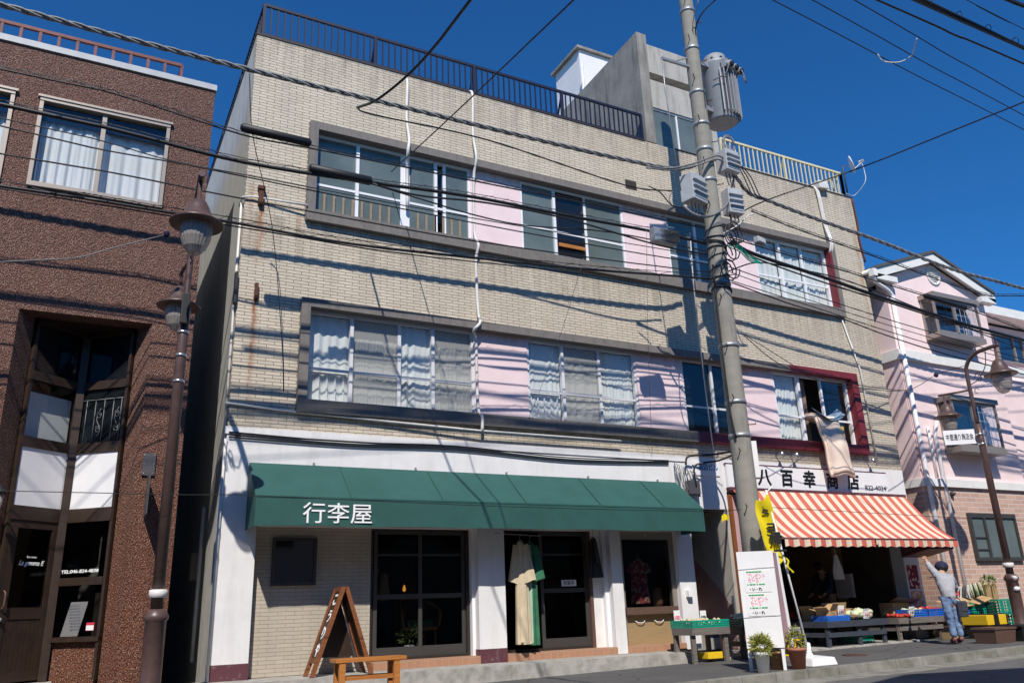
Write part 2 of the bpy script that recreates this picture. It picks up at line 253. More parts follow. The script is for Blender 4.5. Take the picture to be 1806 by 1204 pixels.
# ------------------------------------------------------------------ mesh helpers
ORG = {}
def thing(name, label, cat, loc=(0, 0, 0), group=None):
    o = bpy.data.objects.new(name, None); COL.objects.link(o); o.location = loc; o.empty_display_size = .1
    o['label'] = label; o['category'] = cat
    if group: o['group'] = group
    ORG[o.name] = Vector(loc); return o
class MB:
    def __init__(s): s.bm = bmesh.new()
    def face(s, pts):
        vs = [s.bm.verts.new(Vector(p)) for p in pts]; return s.bm.faces.new(vs)
    def box(s, x0, x1, y0, y1, z0, z1, bev=0):
        c = [(x, y, z) for z in (z0, z1) for y in (y0, y1) for x in (x0, x1)]
        return s.hexa(c, bev)
    def hexa(s, c, bev=0):                # 8 corners: z low (x0y0,x1y0,x0y1,x1y1), z high
        v = [s.bm.verts.new(Vector(p)) for p in c]
        fs = [s.bm.faces.new([v[i] for i in q]) for q in ((0, 2, 3, 1), (4, 5, 7, 6), (0, 1, 5, 4), (2, 6, 7, 3), (0, 4, 6, 2), (1, 3, 7, 5))]
        if bev:
            es = list({e for f in fs for e in f.edges}); bmesh.ops.bevel(s.bm, geom=es, offset=bev, segments=2, affect='EDGES', profile=.7)
        return s
    def obox(s, o, u, v, w, lu, lv, lw, bev=0):   # oriented box, centre o, half lengths along unit axes
        o, u, v, w = Vector(o), Vector(u).normalized(), Vector(v).normalized(), Vector(w).normalized()
        return s.hexa([o+u*a*lu+v*b*lv+w*c*lw for c in (-1, 1) for b in (-1, 1) for a in (-1, 1)], bev)
    def prism(s, pts, axis, a0, a1):       # polygon in the two other axes, extruded along axis
        def P(p, a):
            return {'x': (a, p[0], p[1]), 'y': (p[0], a, p[1]), 'z': (p[0], p[1], a)}[axis]
        A = [s.bm.verts.new(P(p, a0)) for p in pts]; B = [s.bm.verts.new(P(p, a1)) for p in pts]; n = len(pts)
        s.bm.faces.new(A); s.bm.faces.new(B[::-1])
        for i in range(n): s.bm.faces.new((A[i], B[i], B[(i+1) % n], A[(i+1) % n]))
        return s
    def bar(s, a, b, w, h=None, up=(0, 0, 1)):
        a, b = Vector(a), Vector(b); d = (b-a); l = d.length; d.normalize(); up = Vector(up)
        if abs(d.dot(up)) > .98: up = Vector((0, 1, 0))
        x = d.cross(up).normalized(); z = x.cross(d); return s.obox((a+b)/2, x, d, z, w/2, l/2, (h or w)/2)
    def tube(s, pts, r, n=6, cap=True):
        pts = [Vector(p) for p in pts]; k = len(pts); rs = r if isinstance(r, (list, tuple)) else [r]*k
        ref = None; rings = []
        for i, p in enumerate(pts):
            t = (pts[min(i+1, k-1)]-pts[max(i-1, 0)]).normalized()
            if ref is None: ref = t.orthogonal().normalized()
            ref = (ref-t*ref.dot(t))
            ref = ref.normalized() if ref.length > 1e-6 else t.orthogonal().normalized()
            b = t.cross(ref)
            rings.append([s.bm.verts.new(p+rs[i]*(math.cos(2*math.pi*j/n)*ref+math.sin(2*math.pi*j/n)*b)) for j in range(n)])
        for A, B in zip(rings, rings[1:]):
            for j in range(n): s.bm.faces.new((A[j], A[(j+1) % n], B[(j+1) % n], B[j])).smooth = n > 4
        if cap: s.bm.faces.new(rings[0][::-1]); s.bm.faces.new(rings[-1])
        return s
    def lathe(s, o, prof, n=24, axis=(0, 0, 1), cap=True, a0=0, a1=2*math.pi):
        o, ax = Vector(o), Vector(axis).normalized(); u = ax.orthogonal().normalized(); v = ax.cross(u); rings = []
        for r, h in prof:
            rings.append([s.bm.verts.new(o+ax*h+r*(math.cos(2*math.pi*j/n)*u+math.sin(2*math.pi*j/n)*v)) for j in range(n)])
        for A, B in zip(rings, rings[1:]):
            for j in range(n): s.bm.faces.new((A[j], A[(j+1) % n], B[(j+1) % n], B[j])).smooth = True
        if cap:
            if prof[0][0] > 1e-4: s.bm.faces.new(rings[0][::-1])
            if prof[-1][0] > 1e-4: s.bm.faces.new(rings[-1])
        return s
    def ball(s, o, r, sub=2, scale=(1, 1, 1), jit=0):
        g = bmesh.ops.create_icosphere(s.bm, subdivisions=sub, radius=1)
        for v in g['verts']:
            j = 1+random.uniform(-jit, jit); v.co = Vector(o)+Vector((v.co.x*r*scale[0]*j, v.co.y*r*scale[1]*j, v.co.z*r*scale[2]*j))
            for f in v.link_faces: f.smooth = True
        return s
    def grid(s, fn, nu, nv, smooth=True):
        V = [[s.bm.verts.new(Vector(fn(i/nu, j/nv))) for j in range(nv+1)] for i in range(nu+1)]
        for i in range(nu):
            for j in range(nv): s.bm.faces.new((V[i][j], V[i+1][j], V[i+1][j+1], V[i][j+1])).smooth = smooth
        return s
    def build(s, name, mat, parent=None, normals=True):
        if normals: bmesh.ops.recalc_face_normals(s.bm, faces=s.bm.faces)
        me = bpy.data.meshes.new(name); s.bm.to_mesh(me); s.bm.free()
        for m in (mat if isinstance(mat, (list, tuple)) else [mat]): me.materials.append(m if not isinstance(m, str) else M[m])
        o = bpy.data.objects.new(name, me); COL.objects.link(o)
        if parent is not None:
            base = ORG[parent.name]
            me.transform(Matrix.Translation(-base)); o.parent = parent; ORG[o.name] = base
        else: ORG[o.name] = Vector((0, 0, 0))
        return o
def tag(o, label, cat, group=None, kind=None):
    if label: o['label'] = label
    if cat: o['category'] = cat
    if group: o['group'] = group
    if kind: o['kind'] = kind
    return o
def single(mb, name, mat, loc, label, cat, group=None):     # a thing that is one mesh, origin at its base
    o = mb.build(name, mat); loc = Vector(loc); o.data.transform(Matrix.Translation(-loc)); o.location = loc; ORG[o.name] = loc
    return tag(o, label, cat, group)
def structure(mb, name, mat):
    o = mb.build(name, mat); o['kind'] = 'structure'; return o
def text(body, size, mat, parent, org, right=(1, 0, 0), up=(0, 0, 1), ext=.002, bold=0.0, width=None, shear=0, name='lettering', align='LEFT', space=1.0, squeeze=None):
    cu = bpy.data.curves.new('lettering', 'FONT'); cu.body = body; cu.size = size; cu.extrude = ext; cu.shear = shear; cu.align_x = align; cu.resolution_u = 4
    cu.space_character = space
    ob = bpy.data.objects.new('lettering', cu); COL.objects.link(ob); dg = bpy.context.evaluated_depsgraph_get()
    me = bpy.data.meshes.new_from_object(ob.evaluated_get(dg)); bpy.data.objects.remove(ob); bpy.data.curves.remove(cu)
    if bold:                               # heavier strokes: overlapped copies of the outline
        bm = bmesh.new()
        for i, (dx, dy) in enumerate(((0, 0), (1, 0), (-1, 0), (0, 1), (0, -1))):
            m2 = me.copy(); m2.transform(Matrix.Translation((dx*bold, dy*bold, .0004*i))); bm.from_mesh(m2); bpy.data.meshes.remove(m2)
        bm.to_mesh(me); bm.free()
    xs = [v.co.x for v in me.vertices]; k = 1.0
    if width and xs: k = width/(max(xs)-min(xs))
    x0 = min(xs) if (width and align == 'LEFT') else 0
    r, u = Vector(right).normalized(), Vector(up).normalized(); n = r.cross(u); base = ORG[parent.name]
    for v in me.vertices: v.co = Vector(org)+r*((v.co.x-x0)*k)+u*v.co.y*(squeeze or 1)+n*v.co.z-base
    me.materials.clear(); me.materials.append(M[mat]); o = bpy.data.objects.new(name, me); COL.objects.link(o); o.parent = parent; ORG[o.name] = base
    return o
def smooth_path(pts, n=8):                  # Catmull-Rom through the points
    P = [Vector(p) for p in pts]; P = [2*P[0]-P[1]]+P+[2*P[-1]-P[-2]]; out = []
    for i in range(1, len(P)-2):
        for j in range(n):
            t = j/n; a, b, c, d = P[i-1:i+3]
            out.append(.5*((2*b)+(c-a)*t+(2*a-5*b+4*c-d)*t*t+(3*b-a-3*c+d)*t**3))
    out.append(P[-2]); return out
def skinned(name, mat, parent, joints, edges, sub=2, wrinkle=0.0):       # one continuous surface grown on a skeleton
    me = bpy.data.meshes.new(name); me.from_pydata([Vector(j[0]) for j in joints], edges, []); me.update()
    o = bpy.data.objects.new(name, me); COL.objects.link(o)
    md = o.modifiers.new('skin', 'SKIN'); md.use_smooth_shade = True
    for i, j in enumerate(joints):
        r = j[1]; d = me.skin_vertices[0].data[i]; d.radius = (r, r) if isinstance(r, (int, float)) else r; d.use_root = (i == 0)
    ss = o.modifiers.new('sub', 'SUBSURF'); ss.levels = sub; ss.render_levels = sub
    dg = bpy.context.evaluated_depsgraph_get(); m2 = bpy.data.meshes.new_from_object(o.evaluated_get(dg)); bpy.data.objects.remove(o)
    if wrinkle:                            # cloth creases
        for v in m2.vertices:
            a = mnoise.noise(v.co*14)+.6*mnoise.noise(Vector((v.co.x*9, v.co.y*9, v.co.z*30))); v.co += v.normal*wrinkle*a
    m2.materials.clear(); m2.materials.append(M[mat])
    for p in m2.polygons: p.use_smooth = True
    o = bpy.data.objects.new(name, m2); COL.objects.link(o)
    if parent is not None:
        base = ORG[parent.name]; m2.transform(Matrix.Translation(-base)); o.parent = parent; ORG[o.name] = base
    return o
def curtain_mesh(x0, x1, z0, z1, y, amp=.03, wl=.11, ph=0):     # irregular gathered folds, each curtain its own
    rg = random.Random(int(abs(x0*1000+z0*77+ph*13))); ws = [(rg.uniform(.05, .30), rg.uniform(0, 6.28), rg.uniform(.35, 1), rg.uniform(-1.2, 1.2)) for _ in range(6)]
    n = max(24, int((x1-x0)/.012)); b = MB()
    def fn(u, v):
        x = x0+(x1-x0)*u; s = sum(a*math.sin(2*math.pi*x/w_+p+sl*v) for w_, p, a, sl in ws)/2.4; return (x, y+amp*s*(1.1-.4*v), z0+(z1-z0)*v)
    return b.grid(fn, n, 8)
def copy_tree(o, parent=None):
    c = o.copy(); COL.objects.link(c)
    if parent is not None: c.parent = parent
    for ch in list(o.children): copy_tree(ch, c)
    return c
# ------------------------------------------------------------------ ground
def sloped(x0, x1, y0, y1, dz, thick=.3, nx=1):
    b = MB(); zs = [ground_z(x0)+dz, ground_z(x1)+dz]
    return b.hexa([(x0, y0, zs[0]-thick), (x1, y0, zs[1]-thick), (x0, y1, zs[0]-thick), (x1, y1, zs[1]-thick), (x0, y0, zs[0]), (x1, y0, zs[1]), (x0, y1, zs[0]), (x1, y1, zs[1])])
b = MB(); b.face([(-400, -400, ground_z(-400)-.12), (400, -400, ground_z(400)-.12), (400, 400, ground_z(400)-.12), (-400, 400, ground_z(-400)-.12)])
structure(b, 'road', 'road')
structure(sloped(-40, 60, -2.98, 14, 0, .11), 'pavement', 'asphalt')
b = MB(); x = -40.0
while x < 60:
    z0, z1 = ground_z(x+.004), ground_z(x+.594)
    b.hexa([(x+.004, -3.13, z0-.2), (x+.594, -3.13, z1-.2), (x+.004, -2.982, z0-.2), (x+.594, -2.982, z1-.2), (x+.004, -3.115, z0+.004), (x+.594, -3.115, z1+.004), (x+.004, -2.982, z0+.004), (x+.594, -2.982, z1+.004)], .012); x += .6
structure(b, 'kerb', 'kerb')
structure(sloped(-40, 60, -3.6, -3.13, -.112, .05), 'gutter', 'kerb')
structure(MB().prism([(1.2, -.02), (1.2, -.58), (2.4, -.62), (9.35, -.60), (9.44, -.5), (9.47, -.02), (9.2, .2), (1.7, .2)], 'z', -.5, -.005), 'shop_step', 'stepconc')
b = MB().hexa([(10.0, -.62, -.4), (15.0, -.62, -.4), (10.0, 3.9, -.4), (15.6, 3.9, -.4), (10.0, -.62, -.13), (15.0, -.62, -.075), (10.0, 3.9, -.05), (15.6, 3.9, -.05)])
structure(b, 'shop_apron', 'stepconc')
single(MB().lathe((11.55, -1.9, ground_z(11.55)+.002), [(.2, 0), (.2, .006), (0, .006)], 28), 'manhole_cover', 'terr_rust', (11.55, -1.9, ground_z(11.55)), 'small round rusty iron cover set in the grey pavement', 'manhole')

# ------------------------------------------------------------------ main building
A = thing('apartment_building', 'three storey beige tiled apartment block with ribbon windows, pink panels and shops below', 'building', (8.9, 0, 0))
XL, XR, T = 1.76, 16.1, .28
b = MB()
for x0, x1, z0, z1 in ((XL, XR, 8.65, 10.12), (XL, XR, 5.48, 6.82), (XL, XR, 3.38, 3.66), (XL, 2.71, 6.82, 8.65), (15.05, XR, 6.82, 8.65), (XL, 2.71, 3.66, 5.48), (15.05, XR, 3.66, 5.48)):
    b.box(x0, x1, 0, T, z0, z1)
b.build('tiled_wall', 'tile', A)
MB().box(XL+.002, XL+.25, T, 9.5, -.4, 10.12).build('side_wall', 'sidewall', A)
MB().box(XR-.25, XR-.002, T, 9.5, -.4, 10.12).build('party_wall', 'sidewall', A)
MB().box(XL+.25, XR-.25, 9.2, 9.5, -.4, 10.1).build('rear_wall', 'sidewall', A)
b = MB(); b.box(XL+.25, XR-.25, T, 9.2, 9.8, 10.06); b.box(XL+.25, XR-.25, T, 9.2, 6.4, 6.7); b.box(XL+.25, XR-.25, T, 9.2, 3.2, 3.42); b.build('floor_slab', 'room', A)
b = MB(); b.box(XL-.01, 9.8, -.015, .3, 10.12, 10.15); b.box(10.6, XR+.01, -.015, .3, 10.12, 10.15); b.box(XL-.01, XL+.28, .3, 9.5, 10.12, 10.15); b.build('parapet_coping', 'dark_coping', A)
b = MB(); b.box(XL+.25, XR-.25, 1.5, 1.6, 6.7, 9.8); b.box(XL+.25, XR-.25, 1.5, 1.6, 3.42, 6.4); b.build('room_wall', 'room', A)
# window surrounds (render, with the right end of the first floor painted maroon)
def surround(z0, z1, sill, top, xr):
    s = MB(); s.box(2.71, 15.05, -.10, .16, z0, z0+sill); s.box(2.71, 15.05, -.10, .16, z1-top, z1); s.box(2.71, 2.85, -.10, .16, z0+sill, z1-top); s.box(14.92, 15.05, -.10, .16, z0+sill, z1-top); return s
surround(6.82, 8.65, .2, .14, 0).build('window_surround', 'frame_conc', A)
s = MB(); s.box(2.71, 10.35, -.10, .16, 3.66, 3.86); s.box(2.71, 13.0, -.10, .16, 5.34, 5.48); s.box(2.71, 2.85, -.10, .16, 3.86, 5.34); s.build('window_surround', 'frame_conc', A)
s = MB(); s.box(10.35, 15.05, -.10, .16, 3.66, 3.86); s.box(13.0, 15.05, -.10, .16, 5.34, 5.48); s.box(14.86, 15.05, -.10, .16, 3.86, 5.34)
s.build('maroon_surround', 'frame_red', A)['label'] = 'maroon painted window surround'
MB().box(14.86, 14.92, -.085, .16, 7.02, 8.51).build('maroon_post', 'frame_red', A)
for z0, z1 in ((7.02, 8.51), (3.86, 5.34)):
    for x0, x1 in ((5.70, 6.74), (9.10, 10.20), (11.70, 12.62)): MB().box(x0, x1, .055, .16, z0, z1).build('infill_panel', 'pinkpanel', A)
b = MB()
for x in (4.0, 6.0): b.box(x-.55, x+.55, 1.0, 1.6, 10.12, 10.30)
b.build('roof_box', 'lightgrey', A)
# windows
def window(x0, x1, z0, z1, mulls, midz, panes, y=.10, fm='white_alu', rail=None, cz=None, thick=()):
    f = MB(); e = .045
    f.box(x0, x1, y-.03, y+.05, z0, z0+e); f.box(x0, x1, y-.03, y+.05, z1-e, z1); xs = [x0]+list(mulls)+[x1]
    f.box(x0, x0+e, y-.03, y+.05, z0+e, z1-e); f.box(x1-e, x1, y-.03, y+.05, z0+e, z1-e)
    for i, m in enumerate(mulls):
        hw = .085 if m in thick else .028
        f.box(m-hw, m+hw, y-.045 if i % 2 == 0 else y-.01, y+.04, z0+e, z1-e)
    if midz:
        for i, (p, q) in enumerate(zip(xs, xs[1:])):
            f.box(p+.03, q-.03, y-.012, y+.022, midz-.02, midz+.02)
    W = f.build('window', fm, A)
    groups = {}
    for k, (p, q) in zip(panes, zip(xs, xs[1:])):
        groups.setdefault(k.split('+')[0], []).append((p, q))
        if 'c' in k.split('+')[1:]: curtain_mesh(p+.02, q-.01, z0+.05, z1-.04, y+.09, .020, .10, p).build('curtain', 'curtain', W)
        if 'b' in k.split('+')[1:]: curtain_mesh(p+.02, (p+q)/2, z0+.05, z1-.04, y+.14, .03, .13, p).build('curtain', 'curtain_tan', W)
    for k, l in groups.items():
        if k == 'open': continue
        for p, q in l: MB().box(p+.02, q-.02, y+.0, y+.008, z0+.03, z1-.03).build({'clear': 'pane', 'frost': 'frosted_pane', 'dim': 'pane', 'screen': 'screen_pane'}[k], {'clear': 'glass', 'frost': 'glass_frost', 'dim': 'glass_night', 'screen': 'screen'}[k], W)
    if rail:
        for p, q, m in rail:
            g = MB(); g.box(p, q, y-.03+.09, y+.075, midz-.06, midz-.03); n = max(3, int((q-p)/.115))
            for i in range(n): xx = p+.05+(q-p-.1)*i/(n-1); g.box(xx-.011, xx+.011, y+.058, y+.075, z0+.04, midz-.06)
            g.build('railing', m, W)
    return W
MB().box(14.15, 14.78, .26, .28, 3.92, 4.34).build('yellow_cloth', 'yellow', A)
Z3, Z2 = (7.02, 8.51), (3.86, 5.34)
window(2.85, 5.70, *Z3, (3.58, 4.45, 5.02, 5.2), 7.58, ('frost', 'frost', 'frost', 'clear', 'frost'), thick=(4.45,))
for p, q in ((2.95, 4.35), (4.6, 5.6)):
    n = int((q-p)/.16)
    for i in range(n): x = p+.08+i*.16; MB().box(x-.02, x+.02, .055, .075, 7.07, 7.07+.36).build('wood_picket', 'picket', A)
window(6.74, 9.10, *Z3, (7.48, 8.20), 7.60, ('frost', 'dim', 'frost'))
MB().box(7.55, 8.15, .06, .085, 7.30, 7.37).build('wood_rail', 'wood_bench', A)
window(10.20, 11.70, *Z3, (10.95,), 7.60, ('frost', 'frost'))
window(12.62, 14.86, *Z3, (13.38, 14.10), 7.58, ('clear+c', 'clear+c', 'clear+c'))
window(2.85, 5.70, *Z2, (3.56, 4.37, 4.95), 4.40, ('clear+c', 'screen+c', 'clear+c', 'screen+c'), rail=((2.9, 3.52, 'steel_white'),), fm='alu')
window(6.74, 9.10, *Z2, (7.47, 8.28), 4.40, ('clear+c', 'screen+c', 'clear+c'), rail=((6.8, 7.43, 'steel_white'),), fm='alu')
window(10.20, 11.70, *Z2, (10.95,), 4.40, ('dim', 'dim'), fm='alu')
window(12.62, 14.86, *Z2, (13.36, 14.06), 4.40, ('clear+c', 'open+b', 'clear'), fm='white_alu')
# drain and cable ducts on the facade
def pathtube(name, mat, pts, r, parent=A, n=7, sm=4): return MB().tube(smooth_path(pts, sm) if sm else pts, r, n).build(name, mat, parent)
pathtube('drain_duct', 'whitepvc', [(4.42, .02, 10.1), (4.43, -.05, 9.9), (4.42, -.05, 9.2), (4.44, -.13, 8.7), (4.42, -.13, 8.45), (4.46, .02, 8.2), (4.47, .02, 7.4)], .03)
pathtube('drain_duct', 'whitepvc', [(5.72, .1, 10.2), (5.74, -.05, 10.05), (5.73, -.05, 9.2), (5.75, -.13, 8.65), (5.74, -.02, 8.3), (5.73, -.02, 7.2), (5.75, -.13, 6.9), (5.73, -.05, 6.6), (5.75, -.05, 5.7), (5.74, -.14, 5.44), (5.62, -.13, 5.28), (5.70, -.04, 5.1), (5.71, -.04, 4.0), (5.74, -.13, 3.8), (5.74, -.12, 3.55)], .027)
b = MB()
for dx in (0, .06): b.tube(smooth_path([(14.80+dx, .05, 10.2), (14.82+dx, -.05, 10.0), (14.88+dx, -.05, 9.2), (14.90+dx, -.13, 8.66), (14.88+dx, -.06, 8.4)], 4), .026, 7)
b.build('drain_duct', 'whitepvc', A)
pathtube('electric_conduit', 'whitepvc', [(XL-.02, .35, 7.05), (1.72, -.04, 7.02), (1.86, -.04, 7.06), (2.72, -.12, 7.05)], .016, sm=0)
pathtube('electric_conduit', 'whitepvc', [(1.735, .12, 7.0), (1.735, .12, 5.6), (1.735, .10, 4.9), (1.735, .06, 3.2)], .02, sm=0)
pathtube('electric_conduit', 'whitepvc', [(1.70, -.03, 3.72), (2.7, -.03, 3.66), (5.7, -.12, 3.56), (8.5, -.12, 3.56)], .018, sm=0)
pathtube('electric_conduit', 'whitepvc', [(14.95, -.03, 6.8), (15.28, -.03, 5.6), (15.3, -.03, 3.5)], .018, sm=0)
b = MB(); b.tube([(XL-.02, -.03, 3.2), (XL-.025, -.03, -.3)], .022, 8); b.build('down_pipe', 'whitepvc', A)
b = MB()
for k in range(3): b.tube(smooth_path([(1.78, -.03, 3.30-.035*k), (3.5, -.03, 3.26-.03*k), (5.3, -.03, 3.30-.03*k), (7.4, -.03, 3.22-.03*k), (9.6, -.03, 3.28-.03*k)], 6), .010, 5)
b.build('facade_cables', 'cable', A)
b = MB(); b.box(1.96, 2.03, -.08, 0, 6.95, 7.25); b.box(1.94, 2.05, -.1, -.02, 7.2, 7.26); b.box(2.0, 2.05, -.06, 0, 5.35, 5.62); b.build('rusty_bracket', 'terr_rust', A)
MB().obox((1.72, -.02, 5.5), (1, 0, 0), (0, 1, 0), (0, 0, 1), .02, .05, .25).build('rusty_bracket', 'black', A)
MB().box(9.19, 9.47, -.004, .02, 8.86, 9.07).build('vent_hole', 'dark', A)
# penthouse
b = MB().prism([(0.0, 10.15), (.10, 10.15), (3.3, 10.15), (3.3, 12.85), (0.0, 12.95)], 'x', 9.86, 10.12); b.build('stair_tower_fin', 'concrete', A)
b = MB(); b.box(10.12, 12.0, .25, .45, 11.28, 12.0); b.box(10.12, 12.0, .25, .45, 12.2, 12.95); b.box(10.12, 12.0, .45, .6, 12.0, 12.2); b.box(10.12, 10.28, .25, .45, 10.15, 11.28); b.box(11.85, 12.0, .1, .45, 10.12, 11.28); b.box(11.8, 12.0, .45, 3.0, 10.12, 12.9); b.box(10.12, 11.8, .45, 3.0, 12.75, 12.9); b.box(10.28, 11.85, .25, .45, 10.12, 10.3)
b.build('stair_tower', 'pent', A)
b = MB(); b.box(10.28, 11.85, .28, .34, 10.3, 10.34); b.box(10.28, 11.85, .28, .34, 11.24, 11.28)
for x in (10.30, 11.0, 11.83): b.box(x-.02, x+.02, .28, .34, 10.34, 11.24)
W = b.build('window', 'white_alu', A); MB().box(10.3, 11.83, .30, .31, 10.34, 11.24).build('pane', 'glass_frost', W)
b = MB().box(10.35, 11.6, 3.0, 4.2, 12.9, 14.75); b.build('water_tank_room', 'sign_white', A)
MB().box(10.25, 11.7, 2.92, 4.3, 14.75, 14.83).build('tank_room_roof', 'concrete', A)
b = MB(); b.tube([(10.2, 2.7, 12.0), (10.2, 2.7, 14.0)], .04, 8); b.build('vent_pipe', 'whitepvc', A)
# roof railings
def railing(name, mat, pts, z0, z1, gap, parent, r=.012, post=1.9, pm=None):
    b = MB(); posts = []
    for a, c in zip(pts, pts[1:]):
        a, c = Vector((*a, 0)), Vector((*c, 0)); d = (c-a); l = d.length; d.normalize(); n = int(l/gap)
        b.bar(a+Vector((0, 0, z1)), c+Vector((0, 0, z1)), .045, .05); b.bar(a+Vector((0, 0, z0+.05)), c+Vector((0, 0, z0+.05)), .03)
        for i in range(n+1):
            q = a+d*l*i/n; b.box(q.x-r, q.x+r, q.y-r, q.y+r, z0+.05, z1)
        m = max(1, round(l/post))
        for i in range(m+1):
            q = a+d*l*i/m; p_ = MB(); p_.box(q.x-.025, q.x+.025, q.y-.025, q.y+.025, z0-.01, z1+.01); posts.append(p_)
            if 0 < i < m: p_.bar(q+Vector((0, 0, z1-.05)), q+Vector((d.y*.0, .28, z0)), .03)
    o = b.build(name, mat, parent)
    for p_ in posts: p_.build('rail_post', pm or mat, o)
    return o
railing('roof_railing', 'black_rail', [(1.86, 8.5), (1.86, .06), (9.8, .06)], 10.16, 10.80, .118, A)
railing('roof_railing', 'yellow_rail', [(12.05, .08), (15.95, .08), (15.95, 6)], 10.16, 10.82, .135, A)
MB().obox((15.0, -.02, 10.2), (1, 0, .1), (0, 1, 0), (-.1, 0, 1), .16, .12, .10, .02).build('roof_box', 'whitepvc', A)
b = MB(); b.tube(smooth_path([(16.08, -.02, 10.1), (16.1, -.03, 9.4), (16.06, -.03, 9.0), (16.13, -.03, 8.4)], 5), .025, 6); b.build('rusty_pipe', 'terr_rust', A)

# ground floor: white wall, pillars, recessed shop fronts
b = MB()
b.box(1.72, 10.02, -.02, .0, 3.28, 3.385); b.box(XL, 10.0, 0, .22, 2.0, 3.38)
for x0, x1 in ((XL, 2.25), (5.67, 6.14), (8.18, 8.40), (9.62, 9.98)): b.box(x0, x1, 0, .30, 0.0 if x0 > 8 else .2, 2.0)
b.box(15.62, XR, 0, .3, -.1, 3.38)
b.box(10.0, 10.94, 0, .12, 2.42, 3.38); b.box(10.94, 15.62, .0, .12, 2.75, 3.38)
b.build('white_wall', 'white_wall', A)
for x0, x1 in ((XL, 2.25), (5.67, 6.14)): MB().box(x0-.004, x1+.004, -.004, .30, -.005, .2).build('skirting', 'plum', A)
b = MB(); b.box(2.25, 3.98, .18, .28, 0, .9 if False else 2.0); b.build('shop_tiled_wall', 'tile_low', A)
MB().box(2.235, 2.262, .10, .18, 0, 2.0).build('dark_reveal', 'dark_alu', A)
b = MB(); b.box(2.52, 3.15, .13, .18, 1.19, 1.23); b.box(2.52, 3.15, .13, .18, 1.81, 1.85); b.box(2.52, 2.56, .13, .18, 1.23, 1.81); b.box(3.11, 3.15, .13, .18, 1.23, 1.81)
W = b.build('window', 'grey_alu', A); MB().box(2.56, 3.11, .15, .178, 1.23, 1.81).build('pane', 'glass_night', W)
b = MB(); b.box(3.98, 5.67, -.03, .34, -.004, .11); b.box(6.14, 8.18, -.03, .34, -.004, .11); b.box(8.40, 9.62, -.03, .28, -.004, .11); b.build('tile_riser', 'redtile', A)
def sliding_door(x0, x1, xs, z0, z1, mid, y):
    f = MB(); f.box(x0, x1, y-.04, y+.06, z1, z1+.1); f.box(x0, x1, y-.04, y+.06, z0-.01, z0+.03)
    f.box(x0, x0+.05, y-.04, y+.06, z0+.03, z1); f.box(x1-.05, x1, y-.04, y+.06, z0+.03, z1); F = f.build('door_frame', 'dark_alu', A)
    for i, (p, q) in enumerate(xs):
        yy = y-.02+.035*i; d = MB(); e = .06
        d.box(p, p+e, yy, yy+.03, z0+.03, z1); d.box(q-e, q, yy, yy+.03, z0+.03, z1); d.box(p+e, q-e, yy, yy+.03, z0+.03, z0+.17); d.box(p+e, q-e, yy, yy+.03, mid-.05, mid+.02); d.box(p+e, q-e, yy, yy+.03, z1-.06, z1); d.box(p+e, q-e, yy, yy+.03, z1-.38, z1-.35)
        D = d.build('sliding_door', 'grey_alu', A); g = MB(); g.box(p+e, q-e, yy+.01, yy+.016, z0+.17, z1-.06); g.build('pane', 'glass_dark', D)
    return F
sliding_door(3.98, 5.62, ((4.05, 4.83), (4.78, 5.57)), .12, 1.98, 1.02, .27)
sliding_door(6.14, 7.90, ((6.92, 7.84),), .12, 1.98, 1.05, .27)
MB().box(5.62, 5.67, .14, .34, .11, 2.0).build('door_jamb', 'white_alu', A)
MB().box(7.90, 8.10, .2, .28, .11, 2.0).build('cream_panel', 'trim', A); MB().box(8.10, 8.18, .12, .28, .11, 2.0).build('door_jamb', 'white_alu', A)
MB().box(7.84, 7.90, .18, .26, .11, 2.0).build('wood_post', 'wood_brown', A)
# show window
b = MB(); b.box(8.40, 8.50, .1, .2, .11, 2.0); b.box(9.52, 9.62, .1, .2, .11, 2.0); b.box(8.5, 9.52, .1, .2, 1.86, 2.0); SWN = b.build('show_window', 'beige_alu', A)
MB().box(8.5, 9.52, .12, .13, .72, 1.86).build('pane', 'glass_dark', SWN)
MB().box(8.46, 9.56, .03, .8, .60, .72, .006).build('window_shelf', 'wood_brown', SWN)
MB().box(8.5, 9.52, .14, .17, .11, .6).build('apron_panel', 'wood_tan', SWN)
b = MB()
for x in (8.78, 9.18): b.tube(smooth_path([(x-.1, .12, .50), (x-.05, .10, .47), (x+.05, .10, .47), (x+.1, .12, .50)], 4), .008, 5)
b.build('drawer_handle', 'trim', SWN)
text('行', .045, 'white_txt', SWN, (9.0, .098, 1.92), width=.04)
# shop interiors
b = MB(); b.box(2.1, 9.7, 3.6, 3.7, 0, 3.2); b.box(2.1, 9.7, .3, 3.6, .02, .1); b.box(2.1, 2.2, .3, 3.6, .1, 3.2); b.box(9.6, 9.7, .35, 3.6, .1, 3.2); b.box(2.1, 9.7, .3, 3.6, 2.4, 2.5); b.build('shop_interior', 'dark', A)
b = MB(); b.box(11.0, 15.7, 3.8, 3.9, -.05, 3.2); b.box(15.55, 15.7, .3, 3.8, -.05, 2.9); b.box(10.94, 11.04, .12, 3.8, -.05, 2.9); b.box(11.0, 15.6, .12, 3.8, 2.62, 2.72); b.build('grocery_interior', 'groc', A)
b = MB(); b.box(15.2, 15.52, 1.5, 3.7, -.05, 2.6); b.box(14.6, 15.0, 3.4, 3.7, -.05, 2.6); b.build('grocery_partition', 'wood_tan', A)
